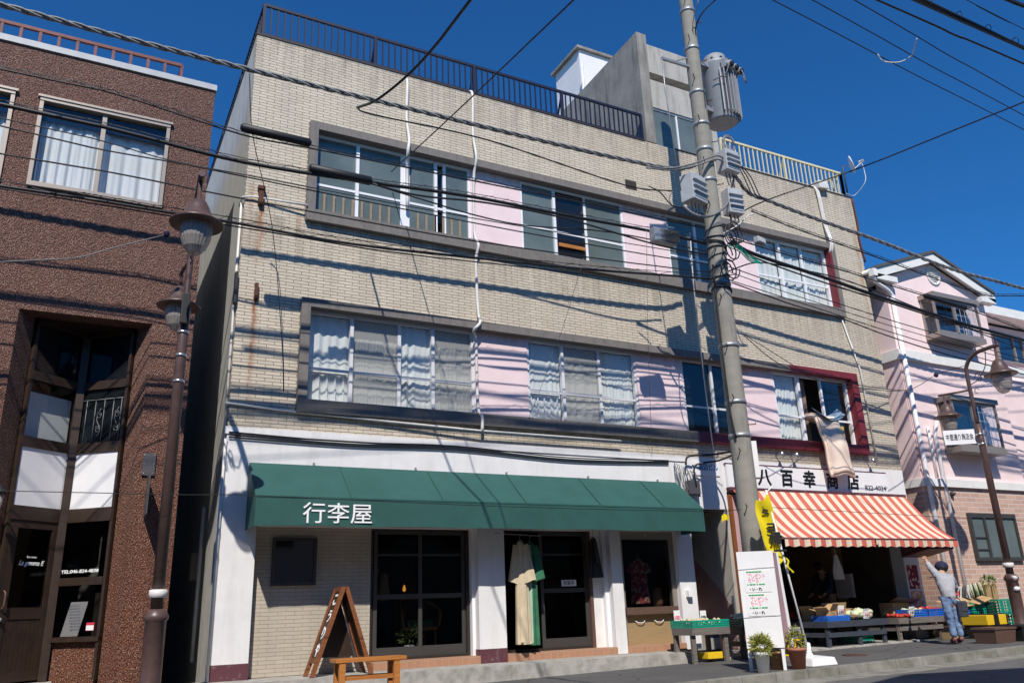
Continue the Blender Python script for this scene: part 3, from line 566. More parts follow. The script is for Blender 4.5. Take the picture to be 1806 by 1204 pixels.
# stair passage
b = MB(); b.box(10.86, 10.94, 0, 4.0, -.1, 2.42); b.box(9.98, 10.0, .3, 4.0, 0, 2.6); b.box(10.0, 10.86, 3.9, 4.0, 0, 3.2); b.build('stairwell_wall', 'stair_grey', A)
b = MB().prism([(.06, -.05), (.06, .62), (.35, .95), (1.6, 2.1), (1.6, -.05)], 'x', 10.852, 10.859); b.build('stairwell_dado', 'stair_pink', A)
b = MB()
for i in range(9): b.box(10.0, 10.85, .3+i*.25, 3.9, -.05+i*.19, .14+i*.19)
b.build('stair', 'concrete', A)
b = MB(); b.box(10.94, 11.02, -.05, .0, -.1, 2.7); b.build('shutter_post', 'wood_red', A); MB().box(11.02, 11.25, -.03, .0, -.08, 2.7).build('corrugated_panel', 'pinkdark', A)
b = MB(); b.box(10.77, 10.80, -.03, 0, .72, .86); b.build('switch_plate', 'trim', A)
MB().box(3.60, 3.68, .10, .18, .52, .66, .008).build('outlet_box', 'trim', A)
MB().box(9.72, 9.82, -.1, 0, .86, .98, .01).build('letter_box', 'paper', A)
# signs on the building
S = thing('shop_sign', 'long white greengrocer fascia sign with black brush writing and telephone number', 'sign', (13.4, -.05, 2.84))
MB().box(10.96, 15.45, -.06, -.012, 2.83, 3.28).build('sign_face', 'sign_white', S)
b = MB(); b.box(10.94, 15.47, -.075, -.012, 2.80, 2.83); b.box(10.94, 15.47, -.065, -.012, 3.28, 3.30); b.build('sign_frame', 'plum', S)
for ch, x in zip('八百幸商店', (11.72, 12.32, 12.94, 13.60, 14.22)): text(ch, .36, 'black_txt', S, (x, -.061, 2.93), bold=.014, shear=.10)
text('822-4024', .15, 'black_txt', S, (14.74, -.061, 2.90), width=.66, bold=.001)
text('果', .24, 'blue_txt', S, (11.30, -.061, 3.02), bold=.008); text('物', .24, 'blue_txt', S, (11.32, -.061, 2.87), bold=.004)
S = thing('name_plate', 'small white building name plate with black writing on the white wall', 'sign', (10.5, -.03, 3.05))
MB().box(10.16, 10.82, -.02, -.002, 3.04, 3.30).build('plate_face', 'sign_white', S)
text('商店ビル', .14, 'blue_txt', S, (10.30, -.022, 3.15), width=.48, bold=.003)
S = thing('door_notice', 'small white opening hours card stuck inside the dark shop door', 'notice', (7.5, .25, 1.1))
MB().box(7.33, 7.62, .256, .259, 1.10, 1.20).build('card', 'paper', S); text('営業中', .075, 'black_txt', S, (7.37, .2545, 1.125), width=.2)
# things inside the left shop
c = thing('wicker_chair', 'brown wicker armchair with green cushion behind the shop door glass', 'chair', (5.0, .9, .1))
b = MB()
for x, y in ((4.75, .75), (5.25, .75), (4.75, 1.2), (5.25, 1.2)): b.tube([(x, y, .1), (x, y, .52)], .02, 6)
b.build('leg', 'wood_bench', c); MB().box(4.72, 5.28, .72, 1.22, .5, .55, .01).build('seat', 'wood_bench', c); MB().box(4.78, 5.22, .74, 1.16, .55, .66, .03).build('cushion', 'green_cloth', c)
b = MB(); b.tube(smooth_path([(4.70, .72, .55), (4.68, .74, .8), (4.78, 1.15, .95), (5.0, 1.25, 1.0), (5.22, 1.15, .95), (5.32, .74, .8), (5.30, .72, .55)], 5), .022, 6)
for i in range(7): b.tube([(4.76+.08*i, 1.2, .55), (4.76+.08*i, 1.23, .96)], .008, 5)
b.build('backrest', 'wood_bench', c)
c = thing('table_lamp', 'small glowing orange lamp inside the dark shop', 'lamp', (5.15, 1.9, 1.0)); MB().lathe((5.15, 1.9, 1.0), [(.06, 0), (.05, .02), (.012, .03), (.012, .12), (0, .12)], 12).build('lamp_base', 'black', c)
MB().lathe((5.15, 1.9, 1.12), [(.015, 0), (.03, .03), (.022, .07), (.006, .11), (0, .11)], 12).build('lamp_shade', 'bulb', c)
c = thing('counter', 'dark wooden counter standing inside the left shop', 'counter', (5.2, 2.0, .1)); MB().box(3.9, 5.6, 1.75, 2.2, .96, 1.0).build('counter_top', 'wood_brown', c); MB().box(3.95, 5.55, 1.8, 2.15, .1, .96).build('counter_body', 'dark_wood', c)
# ------------------------------------------------------------------ brown building on the left
B = thing('brown_building', 'brown rough stucco building with a re-entrant glazed cafe entrance', 'building', (-2.5, 0, -.3))
BX = 1.185; ix0, ix1, mx = -.80, .45, -.16; fx0, fx1 = -1.0, .64; D0, D1 = .34, .86
b = MB(); b.box(-7, fx0, 0, .3, -.4, 4.79); b.box(fx1, BX, 0, .3, -.4, 4.79)
for x0, x1, z0, z1 in ((-7, BX, 4.79, 6.6), (-7, -3.2, 6.6, 8.02), (-1.47, -1.16, 6.6, 8.02), (.59, BX, 6.6, 8.02), (-7, BX, 8.02, 8.82)): b.box(x0, x1, 0, .3, z0, z1)
b.prism([(fx0, .0), (fx0, .3), (ix0-.02, D0)], 'z', -.4, 4.79); b.prism([(fx1, 0), (ix1+.02, D0), (fx1, .3)], 'z', -.4, 4.79)
b.hexa([(mx, D1+.02, -.4), (ix1, D0+.02, -.4), (mx, D1+.15, -.4), (ix1, D0+.15, -.4), (mx, D1+.02, .56), (ix1, D0+.02, .56), (mx, D1+.15, .56), (ix1, D0+.15, .56)])
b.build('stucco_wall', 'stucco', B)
MB().box(BX-.25, BX-.004, .3, 9, -.4, 8.8).build('side_wall', 'sidewall', B)
b = MB(); b.box(-7, BX+.02, -.03, .3, 8.82, 8.92); b.box(BX-.3, BX+.02, .3, 9, 8.82, 8.92); b.build('parapet_coping', 'lightgrey', B)
b = MB(); b.box(-7, BX-.3, .3, 9, 8.5, 8.7); b.box(-7, BX-.3, .3, 9, 4.9, 5.1); b.box(-7, -6.8, .3, 9, -.4, 8.5); b.box(-7, BX-.25, 8.8, 9, -.4, 8.5); b.box(-6.8, BX-.25, 2.2, 2.3, -.3, 8.5); b.build('room_wall', 'room', B)
b = MB(); b.prism([(fx0, .3), (ix0, D0), (mx, D1+.3), (ix1, D0), (fx1, .3)], 'z', 4.80, 4.86); b.build('soffit', 'dark_wood', B)
r = MB()
r.bar((-7, .05, 9.17), (.66, .05, 9.17), .05); r.bar((.66, .05, 9.17), (.66, 4, 9.17), .05)
for i in range(31): x = .66-i*.245; r.box(x-.02, x+.02, .03, .07, 8.92, 9.15)
R0 = r.build('roof_railing', 'red_rail', B)
def bwindow(x0, x1, z0, z1, m):
    f = MB(); e = .05; f.box(x0, x1, -.04, .08, z0, z0+.07); f.box(x0, x1, -.04, .08, z1-e, z1); f.box(x0, x0+e, -.03, .08, z0+.07, z1-e); f.box(x1-e, x1, -.03, .08, z0+.07, z1-e)
    f.box(m-.03, m+.03, .0, .06, z0+.07, z1-e); f.box(x0-.03, x1+.03, -.055, -.0, z1, z1+.035); W = f.build('window', 'beige_alu', B)
    MB().box(x0+e, x1-e, .03, .036, z0+.07, z1-e).build('pane', 'glass', W)
    for p, q, ph in ((x0+.06, m+.1, 0), (m, x1-.05, 1.3)): curtain_mesh(p, q, z0+.08, z1-.1, .16+.03*ph, .035, .17, ph).build('curtain', 'curtain_white', W)
    d = MB(); d.box(x0+.05, x1-.05, .10, .115, z1-.30, z1-.05); d.build('blind', 'glass_night', W)
bwindow(-1.16, .59, 6.6, 8.02, -.31); bwindow(-3.2, -1.47, 6.6, 8.02, -2.3)
# re-entrant glazing: two planes meeting at the centre mullion
def vplane(side, u0, u1, z0, z1, off, th):    # panel in the left (0) or right (1) glazing plane
    a, c = ((Vector((ix0, D0, 0)), Vector((mx, D1, 0))), (Vector((mx, D1, 0)), Vector((ix1, D0, 0))))[side]
    d = (c-a).normalized(); n = Vector((d.y, -d.x, 0)); l = (c-a).length; P = lambda u, o, z: a+d*(u*l)+n*o+Vector((0, 0, z))
    return [P(u0, off-th, z0), P(u1, off-th, z0), P(u0, off, z0), P(u1, off, z0), P(u0, off-th, z1), P(u1, off-th, z1), P(u0, off, z1), P(u1, off, z1)]
f = MB()
for s in (0, 1):
    for z0, z1 in ((4.72, 4.80), (3.93, 4.05), (3.02, 3.16), (2.08, 2.26)): f.hexa(vplane(s, .02, .98, z0, z1, .05, .09))
    for u0, u1 in ((0, .05), (.93, 1.0)) if s == 0 else ((0, .07), (.95, 1.0)): f.hexa(vplane(s, u0, u1, .1, 4.72, .04, .08))
f.hexa(vplane(1, .07, .95, 1.26, 1.36, .05, .08)); f.hexa(vplane(1, .0, 1, .56, .62, .06, .09))
f.box(mx-.05, mx+.05, D1-.10, D1-.02, .1, 4.72); f.build('glazing_frame', 'dark_wood', B)
for s in (0, 1):
    MB().hexa(vplane(s, .05, .95, 2.26, 3.02, .03, .02)).build('white_panel', 'sign_white', B)
    MB().hexa(vplane(s, .05, .95, 4.05, 4.72, .01, .008)).build('pane', 'glass_night', B)
MB().hexa(vplane(0, .05, .95, 3.16, 3.93, .01, .006)).build('pane', 'glass', B); MB().hexa(vplane(0, .05, .95, 3.16, 3.8, -.10, .01)).build('blind', 'curtain', B)
MB().hexa(vplane(1, .05, .95, 3.16, 3.93, .01, .006)).build('pane', 'glass_night', B)
g = MB()
a, c = Vector((mx, D1, 0)), Vector((ix1, D0, 0)); d = (c-a).normalized(); n = Vector((d.y, -d.x, 0)); l = (c-a).length
Q = lambda u, z, o=.025: a+d*(u*l)+n*o+Vector((0, 0, z))
for u in (.2, .38, .56, .74, .9): g.tube([Q(u, 3.18), Q(u, 3.78)], .006, 5)
g.tube([Q(.1, 3.78), Q(.93, 3.78)], .008, 5)
for u in (.47, .83):
    g.tube([Q(u+.05*math.sin(t*.5)*(1 if t < 8 else .8), 3.25+.40*t/14) for t in range(15)], .005, 5)
    for zc in (3.35, 3.55): g.tube([Q(u+(.02+.003*t)*math.cos(t*.7), zc+(.015+.003*t)*math.sin(t*.7)) for t in range(14)], .005, 5)
g.build('iron_railing', 'iron_grey', B)
for z0, z1 in ((1.36, 2.08), (.62, 1.26)): MB().hexa(vplane(1, .07, .95, z0, z1, .02, .008)).build('pane', 'glass_dark', B)
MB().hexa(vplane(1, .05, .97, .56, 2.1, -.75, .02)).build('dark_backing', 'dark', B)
dl = (Vector((mx, D1, 0))-Vector((ix0, D0, 0))).normalized(); dr = d
text('TEL:046-824-4838', .06, 'white_txt', B, Q(.12, 1.42, .024), right=dr, width=.55*l+.13, bold=.0012)
D = MB()
for u0, u1, z0, z1 in ((.05, .2, .12, 2.08), (.8, .93, .12, 2.08), (.2, .8, 1.98, 2.08), (.2, .8, .86, 1.0), (.2, .8, .12, .24)): D.hexa(vplane(0, u0, u1, z0, z1, .035, .05))
for i in range(8): D.hexa(vplane(0, .2+.075*i, .2+.075*i+.07, .24, .86, .025, .03))
D = D.build('door', 'dark_wood', B); MB().hexa(vplane(0, .2, .8, 1.0, 1.98, .02, .008)).build('pane', 'glass_dark', D)
n0 = Vector((dl.y, -dl.x, 0)); L0 = (Vector((mx, D1, 0))-Vector((ix0, D0, 0))).length; QL = lambda u, z, o=.03: Vector((ix0, D0, 0))+dl*(u*L0)+n0*o+Vector((0, 0, z))
MB().tube(smooth_path([QL(.11, .98, .04), QL(.11, 1.02, .08), QL(.11, 1.16, .08), QL(.11, 1.2, .04)], 4), .012, 6).build('handle', 'wood_brown', D)
MB().ball(QL(.1, .86, .06), .025, 2).build('lock_knob', 'chrome', D)
h = MB()
for z in (.35, .95, 1.5, 1.9): h.obox(QL(.94, z, .045), dl, n0, (0, 0, 1), .008, .006, .05)
h.build('hinge', 'wood_red', D)
text('La gemma E', .085, 'white_txt', D, QL(.3, 1.52, .023), right=dl, width=.36, shear=.35, bold=.002); text('hot room', .04, 'white_txt', D, QL(.42, 1.61, .023), right=dl, width=.14, shear=.3)
mnu = thing('menu_board', 'pale blue menu sheet leaning inside the lower cafe window', 'menu', (.1, .6, .62))
MB().obox(Q(.42, .84, -.04), (dr+Vector((0, 0, .0))), n, (dr*.25+Vector((0, 0, 1))), .13, .004, .22).build('sheet', 'sign_white', mnu)
for i in range(9): text('ーーー', .03, 'blue_txt', mnu, Q(.30+.015*(8-i)*.6, .70+.037*i, -.03), right=dr, width=.16)
nt_ = thing('window_sticker', 'small pink and white sticker low in the cafe window corner', 'sticker', (.3, .45, .7)); MB().obox(Q(.80, .74, .026), dr, n, (0, 0, 1), .06, .001, .05).build('sticker_face', 'red_txt', nt_); MB().obox(Q(.80, .725, .028), dr, n, (0, 0, 1), .055, .001, .03).build('sticker_text', 'paper', nt_)
sl_ = thing('wall_lantern', 'black carriage lantern beside the brown cafe door', 'lantern', (-.93, -.02, 2.1))
b = MB(); b.box(-1.02, -.98, -.02, .06, 2.2, 2.42); b.tube([(-.98, -.0, 2.4), (-.93, -.06, 2.47), (-.88, -.1, 2.42)], .012, 6); b.build('bracket', 'black', sl_)
b = MB().lathe((-.88, -.1, 2.14), [(.03, 0), (.035, .02), (.055, .2), (.03, .2), (0, .2)], 6); b.build('lantern_glass', 'globe', sl_); MB().lathe((-.88, -.1, 2.34), [(.09, 0), (.06, .04), (.02, .08), (0, .1)], 6).build('lantern_cap', 'black', sl_)
MB().ball((-.88, -.1, 2.25), .018, 1).build('bulb', 'bulb', sl_)
pl = thing('blade_sign', 'dark square wall plate with a thin hanging blade on brown stucco', 'sign', (.78, -.02, 2.2))
b = MB().box(.70, .86, -.03, 0, 2.64, 2.94); b.build('plate', 'darkgrey', pl)
b = MB(); b.box(.775, .785, -.50, -.03, 2.08, 2.62); b.build('blade', 'darkgrey', pl); b = MB()
for x in (.72, .84):
    for z in (2.67, 2.79, 2.91): b.ball((x, -.032, z), .009, 1)
b.build('bolt', 'chrome', pl)
MB().box(-1.0, -.05, .3, .95, -.35, .09).build('door_sill', 'stepconc', B)

# ------------------------------------------------------------------ pink house on the right
P = thing('pink_house', 'pink stucco house with brick ground floor, gable, white trim and bay windows', 'house', (19, .2, -.1))
px0, px1, py = 17.0, 20.9, .2
b = MB()
b.prism([(px0, 3.28), (px1, 3.28), (px1, 8.22), (18.85, 8.95), (px0, 8.22)], 'y', py, py+.25); b.box(px0, px0+.25, py+.25, 9, 3.28, 8.0); b.box(px1-.25, px1, py+.25, 9, 3.28, 8.0)
b.box(px1, 32, 1.3, 1.55, 6.05, 8.1); b.box(px1, 32, py+.06, py+.3, 3.28, 6.05); b.box(px1, 32, py+.3, 1.3, 6.0, 6.05); b.build('pink_wall', 'pink', P)
b = MB(); b.box(px0, 32, py-.02, py+.25, -.3, 3.1); b.box(px0, px0+.25, py+.25, 9, -.3, 3.1); b.build('brick_wall', 'pinkbrick', P)
b = MB()
b.box(px0-.05, 32, py-.09, py, 3.1, 3.28); b.box(px0-.05, px0, py, 4, 3.1, 3.28); b.box(px0-.06, 32, py-.08, py, 6.12, 6.36); b.box(px0-.06, px0, py, 4, 6.12, 6.36); b.box(px0, 32, py-.06, py-.02, -.2, .34); b.build('string_course', 'trim', P)
# roof with gable, fascia and soffit
ridge, ez, ex0, ex1, ov = 9.12, 8.30, 16.5, 21.15, 0.0
rb = MB()
for x0, z0, x1, z1 in ((ex0, ez, 18.85, ridge), (18.85, ridge, ex1, ez)):
    rb.hexa([(x0, ov-.04, z0+.02), (x1, ov-.04, z1+.02), (x0, 9, z0+.02), (x1, 9, z1+.02), (x0, ov-.04, z0+.09), (x1, ov-.04, z1+.09), (x0, 9, z0+.09), (x1, 9, z1+.09)])
RF = rb.build('roof', 'rooftile', P)
fb = MB()
for x0, z0, x1, z1 in ((ex0, ez, 18.85, ridge), (18.85, ridge, ex1, ez)):
    fb.hexa([(x0, ov, z0-.22), (x1, ov, z1-.22), (x0, ov+.04, z0-.22), (x1, ov+.04, z1-.22), (x0, ov, z0+.02), (x1, ov, z1+.02), (x0, ov+.04, z0+.02), (x1, ov+.04, z1+.02)])
    fb.hexa([(x0, ov+.04, z0-.10), (x1, ov+.04, z1-.10), (x0, py, z0-.10), (x1, py, z1-.10), (x0, ov+.04, z0-.07), (x1, ov+.04, z1-.07), (x0, py, z0-.07), (x1, py, z1-.07)])
fb.box(ex0, px0, py, 9, ez-.18, ez-.02); fb.box(ex0, ex0+.75, ov, py, ez-.24, ez-.10); fb.box(ex1-.6, ex1, ov, py, ez-.24, ez-.10); fb.build('fascia', 'trim', RF)
b = MB(); b.tube([(ex0-.06, ov+.1, ez-.02), (ex0-.06, 9, ez-.05)], .06, 8); b.box(ex0-.12, ex0+.02, ov-.02, ov+.12, ez-.18, ez); b.build('gutter', 'trim', RF)
b = MB().lathe((18.98, py, 8.60), [(.27, 0), (.27, .03), (.22, .035), (.22, .01), (0, .01)], 28, axis=(0, -1, 0)); V = b.build('gable_vent', 'trim', P); b = MB()
for i in range(7):
    z = 8.44+.053*i; hw = math.sqrt(max(.0, .20**2-(z-8.6)**2)); b.hexa([(18.98-hw, py-.03, z-.01), (18.98+hw, py-.03, z-.01), (18.98-hw, py-.012, z+.012), (18.98+hw, py-.012, z+.012), (18.98-hw, py-.033, z-.006), (18.98+hw, py-.033, z-.006), (18.98-hw, py-.015, z+.016), (18.98+hw, py-.015, z+.016)])
b.build('louvre', 'trim', V)
def bay(x0, x1, z0, z1, dp):
    y0 = py-dp; f = MB(); f.box(x0-.04, x1+.04, y0-.05, py, z1, z1+.12); f.box(x0-.02, x1+.02, y0-.03, py, z0-.13, z0)
    for x in (x0, x0+.42*(x1-x0)-.0, x1-.05): f.box(x, x+.05, y0, y0+.05, z0, z1)
    f.box(x0+.0, x0+.05, py-.06, py, z0, z1); f.box(x1-.05, x1, py-.06, py, z0, z1); f.box(x0+.05, x1-.05, y0, y0+.05, z1-.05, z1); f.box(x0+.05, x1-.05, y0, y0+.05, z0, z0+.05)
    f.box(x0+.0, x0+.03, y0+.05, py-.06, (z0+z1)/2-.012, (z0+z1)/2+.012); W = f.build('bay_window', 'beige_alu', P)
    g = MB(); g.box(x0+.05, x1-.05, y0+.02, y0+.028, z0+.05, z1-.05); g.box(x0+.015, x0+.023, y0+.05, py-.06, z0, z1); g.box(x1-.023, x1-.015, y0+.05, py-.06, z0, z1); g.build('pane', 'glass', W)
    k = MB(); k.box(x0+.1, x1-.1, py-.012, py-.006, z0, z1); k.build('dim_opening', 'glass_night', W)
    c = MB()
    for i in range(5): xx = x0+.45*(x1-x0)+.07+i*(x1-x0)*.1; c.box(xx-.006, xx+.006, y0+.03, y0+.037, z0+.05, z1-.05)
    for i in range(1, 5): zz = z0+(z1-z0)*i/5; c.box(x0+.45*(x1-x0), x1-.05, y0+.031, y0+.036, zz-.005, zz+.005)
    c.build('glazing_bar', 'alu', W)
bay(18.2, 19.95, 6.86, 7.78, .38); bay(18.05, 19.75, 4.02, 5.12, .40)
b = MB(); b.box(18.3, 20.05, py-.1, py-.02, 2.42, 2.52); b.box(18.3, 20.05, py-.1, py-.02, 1.44, 1.52); 
for x in (18.3, 18.80, 19.98): b.box(x, x+.07, py-.1, py-.02, 1.52, 2.42)
W = b.build('window', 'grey_alu', P); MB().box(18.37, 19.98, py-.06, py-.05, 1.52, 2.42).build('pane', 'glass_frost', W)
b = MB(); b.box(18.36, 18.8, py-.085, py-.06, 1.95, 1.98); b.box(18.36, 18.8, py-.085, py-.06, 1.68, 1.71); b.build('window_guard', 'grey_alu', W)
b = MB(); b.box(22.9, 24.2, 1.24, 1.30, 7.0, 7.06); b.box(22.9, 24.2, 1.24, 1.30, 7.82, 7.88); b.box(22.9, 22.96, 1.24, 1.30, 7.06, 7.82); b.box(23.7, 23.76, 1.24, 1.30, 7.06, 7.82); b.box(24.14, 24.2, 1.24, 1.30, 7.06, 7.82)
W = b.build('window', 'beige_alu', P); MB().box(22.96, 24.14, 1.27, 1.28, 7.06, 7.82).build('pane', 'glass', W); MB().box(22.96, 24.14, 1.292, 1.297, 7.06, 7.82).build('dim_opening', 'glass_night', W)
b = MB(); b.box(px1, 32, .75, 5, 8.30, 8.40); b.build('wing_roof', 'rooftile', P); b = MB(); b.box(px1, 32, .70, .75, 8.16, 8.42); b.box(px1, 32, .75, 1.3, 8.18, 8.22); b.build('wing_fascia', 'trim', P)
b = MB()
for i in range(14): b.box(24.2+i*.11, 24.22+i*.11, .15, .17, 6.37, 6.85)
b.box(24.2, 25.8, .14, .18, 6.85, 6.89); b.build('balcony_rail', 'lamp_brown', P)
b = MB(); b.tube([(px0+.12, py-.06, 7.7), (px0+.12, py-.06, -.1)], .055, 10); b.tube(smooth_path([(ex0-.03, ov+.05, ez-.15), (ex0+.02, ov+.08, ez-.3), (px0+.10, py-.06, ez-.5), (px0+.12, py-.06, 7.4)], 5), .045, 8); b.build('down_pipe', 'steel_white', P)
b = MB(); b.tube([(px0+.75, py-.2, 4.75), (px0+.70, py-.06, 4.35), (px0+.70, py-.06, -.1)], .045, 8); b.tube([(px0+.5, py-.05, 4.5), (px0+.5, py-.05, 3.3)], .03, 8); b.build('conduit', 'steel_white', P)
MB().box(px0+.02, px0+.05, py-.012, py, 3.28, 6.1).build('corner_band', 'pinkdark', P)
MB().lathe((17.9, py-.02, 2.95), [(.05, 0), (.06, .06), (.02, .12), (0, .12)], 10, axis=(0, -1, 0)).build('floodlight', 'darkgrey', P)
P.scale = (.975,)*3; P.location = CAM+(P.location-CAM)*.975
P2 = thing('far_house', 'small pale house with a dark tiled roof glimpsed in the gap', 'house', (3, 16, 0))
MB().box(.5, 1.75, 14, 18, -.4, 5.6).build('wall', 'sidewall', P2); b = MB().prism([(.0, 5.5), (1.2, 6.4), (2.4, 5.5)], 'y', 13.6, 18.4); b.build('roof', 'rooftile', P2)
MB().box(.9, 1.5, 13.97, 14.0, 4.2, 5.1).build('window', 'glass_night', P2)
# gable house across the street, behind the viewer: its shadow lies on the road
G = thing('opposite_house', 'cream gabled house across the street whose roof shades the road', 'house', (8, -14, -.4))
MB().prism([(2.5, -.5), (13.5, -.5), (13.5, 5.2), (7.0, 8.0), (2.5, 6.0)], 'y', -19, -11.05).build('wall', 'trim', G); b = MB()
b.hexa([(2.2, -19.2, 5.9), (7, -19.2, 8.05), (2.2, -10.8, 5.9), (7, -10.8, 8.05), (2.2, -19.2, 6.05), (7, -19.2, 8.2), (2.2, -10.8, 6.05), (7, -10.8, 8.2)])
b.hexa([(7, -19.2, 8.05), (13.9, -19.2, 5.1), (7, -10.8, 8.05), (13.9, -10.8, 5.1), (7, -19.2, 8.2), (13.9, -19.2, 5.25), (7, -10.8, 8.2), (13.9, -10.8, 5.25)]); b.build('roof', 'rooftile', G)
for x in (4, 7, 10): MB().box(x, x+1.4, -11.05, -11.02, 2.6, 3.9).build('window', 'glass_night', G)
for lab, x0, x1, yf, h, mt in (('long beige flat roofed block added unseen behind the viewer to cut skylight', -34, 2.2, -13.3, 7.4, 'room'), ('grey flat roofed block added unseen right of the cream house to cut skylight', 14.2, 44, -12.2, 7.2, 'sidewall')):  # unseen blocks added opposite to hold skylight off the shaded walls
    O_ = thing('added_opposite_block', lab, 'building', ((x0+x1)/2, yf-4, -.4)); MB().box(x0, x1, yf-9, yf, -.6, h).build('wall', mt, O_); MB().box(x0-.1, x1+.1, yf-9.1, yf+.1, h, h+.15).build('roof_slab', 'concrete', O_)
    x = x0+1
    while x < x1-2.2:
        for z in (1.0, 4.2): MB().box(x, x+1.6, yf, yf+.03, z, z+1.3).build('window', 'glass_night', O_)
        x += 3.4
# ------------------------------------------------------------------ awnings
W_ = thing('green_awning', 'dark green canvas awning with white writing over the left shop', 'awning', (5.9, -.35, 1.93))
ax0, ax1, yo = 2.09, 9.74, -.68
b = MB()
def sag(x): return abs(math.sin(math.pi*(x-ax0)/1.53))
b.grid(lambda u, v: (ax0+(ax1-ax0)*u, yo+(yo*-1-.02)*v, 2.33+.55*v-.016*sag(ax0+(ax1-ax0)*u)*math.sin(math.pi*v)-.004*math.sin(u*61+v*5)*math.sin(math.pi*v)), 100, 8)
b.grid(lambda u, v: (ax0+(ax1-ax0)*u, yo-.001+.006*math.sin(u*37)*(1-v)+.004*math.sin(u*91+v*3)*(1-v), 1.93+.012*sag(ax0+(ax1-ax0)*u)*(1-v)+.402*v), 100, 4)
for x in (ax0, ax1-.012): b.prism([(yo+.012, 1.93), (-.02, 1.93), (-.02, 2.86), (yo+.012, 2.315)], 'x', x, x+.012)
b.build('canopy', 'green_awn', W_)
b = MB()
for x in (3.4, 4.8, 6.2, 7.6, 8.9): b.hexa([(x-.003, yo-.007, 2.326), (x+.003, yo-.007, 2.326), (x-.003, -.03, 2.872), (x+.003, -.03, 2.872), (x-.003, yo-.007, 2.34), (x+.003, yo-.007, 2.34), (x-.003, -.03, 2.884), (x+.003, -.03, 2.884)])
b.box(ax0, ax1, yo-.007, yo-.003, 2.31, 2.32); b.build('seam', 'green_awn', W_)
b = MB()
for x in (3.0, 4.6, 6.2, 7.8, 9.3): b.box(x, x+.03, -.03, -.0, 2.88, 2.92)
b.tube([(ax0+.03, yo+.03, 1.95), (ax1-.03, yo+.03, 1.95)], .012, 6)
b.build('awning_frame', 'galv', W_)
for ch, x in zip('行李屋', (2.72, 3.06, 3.39)): text(ch, .30, 'white_txt', W_, (x, yo-.014, 2.0), width=.31, bold=.0015)
W_ = thing('striped_awning', 'red and cream striped shop awning with a scalloped front edge over the greengrocer', 'awning', (13.4, -.5, 1.7))
sx0, sx1 = 11.0, 15.9
def awn(u, v):
    x = sx0+(sx1-sx0)*u; y = -.10-.98*v; z = 2.80-1.0*v-.11*math.sin(math.pi*v)+.012*math.sin(x*7)*v; return (x+.18*v*(1 if u < .5 else .3)*(1-2*abs(u-.5)*0), y, z)
b = MB().grid(awn, 40, 12); b.build('canopy', 'stripes', W_)
def val(u, v):
    x = sx0+.18*(1 if u < .5 else .3)+(sx1-sx0)*u; return (x, -1.085-.012*math.sin(x*23)*v, 1.795-(.13+.022*abs(math.sin(x*math.pi/.268)))*v)
MB().grid(val, 160, 3).build('valance', 'stripes', W_)
b = MB(); b.tube([(sx0+.1, -1.07, 1.79), (sx1+.05, -1.07, 1.79)], .022, 8); b.tube([(sx0+.2, -.06, 1.9), (sx0+.22, -1.05, 1.78)], .014, 6); b.tube([(sx1-.05, -.06, 1.9), (sx1+.02, -1.05, 1.78)], .014, 6); b.box(sx0-.05, sx1+.02, -.12, -.0, 2.77, 2.83); b.build('awning_frame', 'plum', W_)
b = MB(); b.hexa([(15.2, -.95, 1.62), (15.98, -.95, 1.62), (15.2, -.3, 1.50), (15.98, -.3, 1.50), (15.2, -.95, 1.78), (15.98, -.95, 1.78), (15.2, -.3, 1.70), (15.98, -.3, 1.70)]); b.build('rolled_side_cover', 'plum', W_)

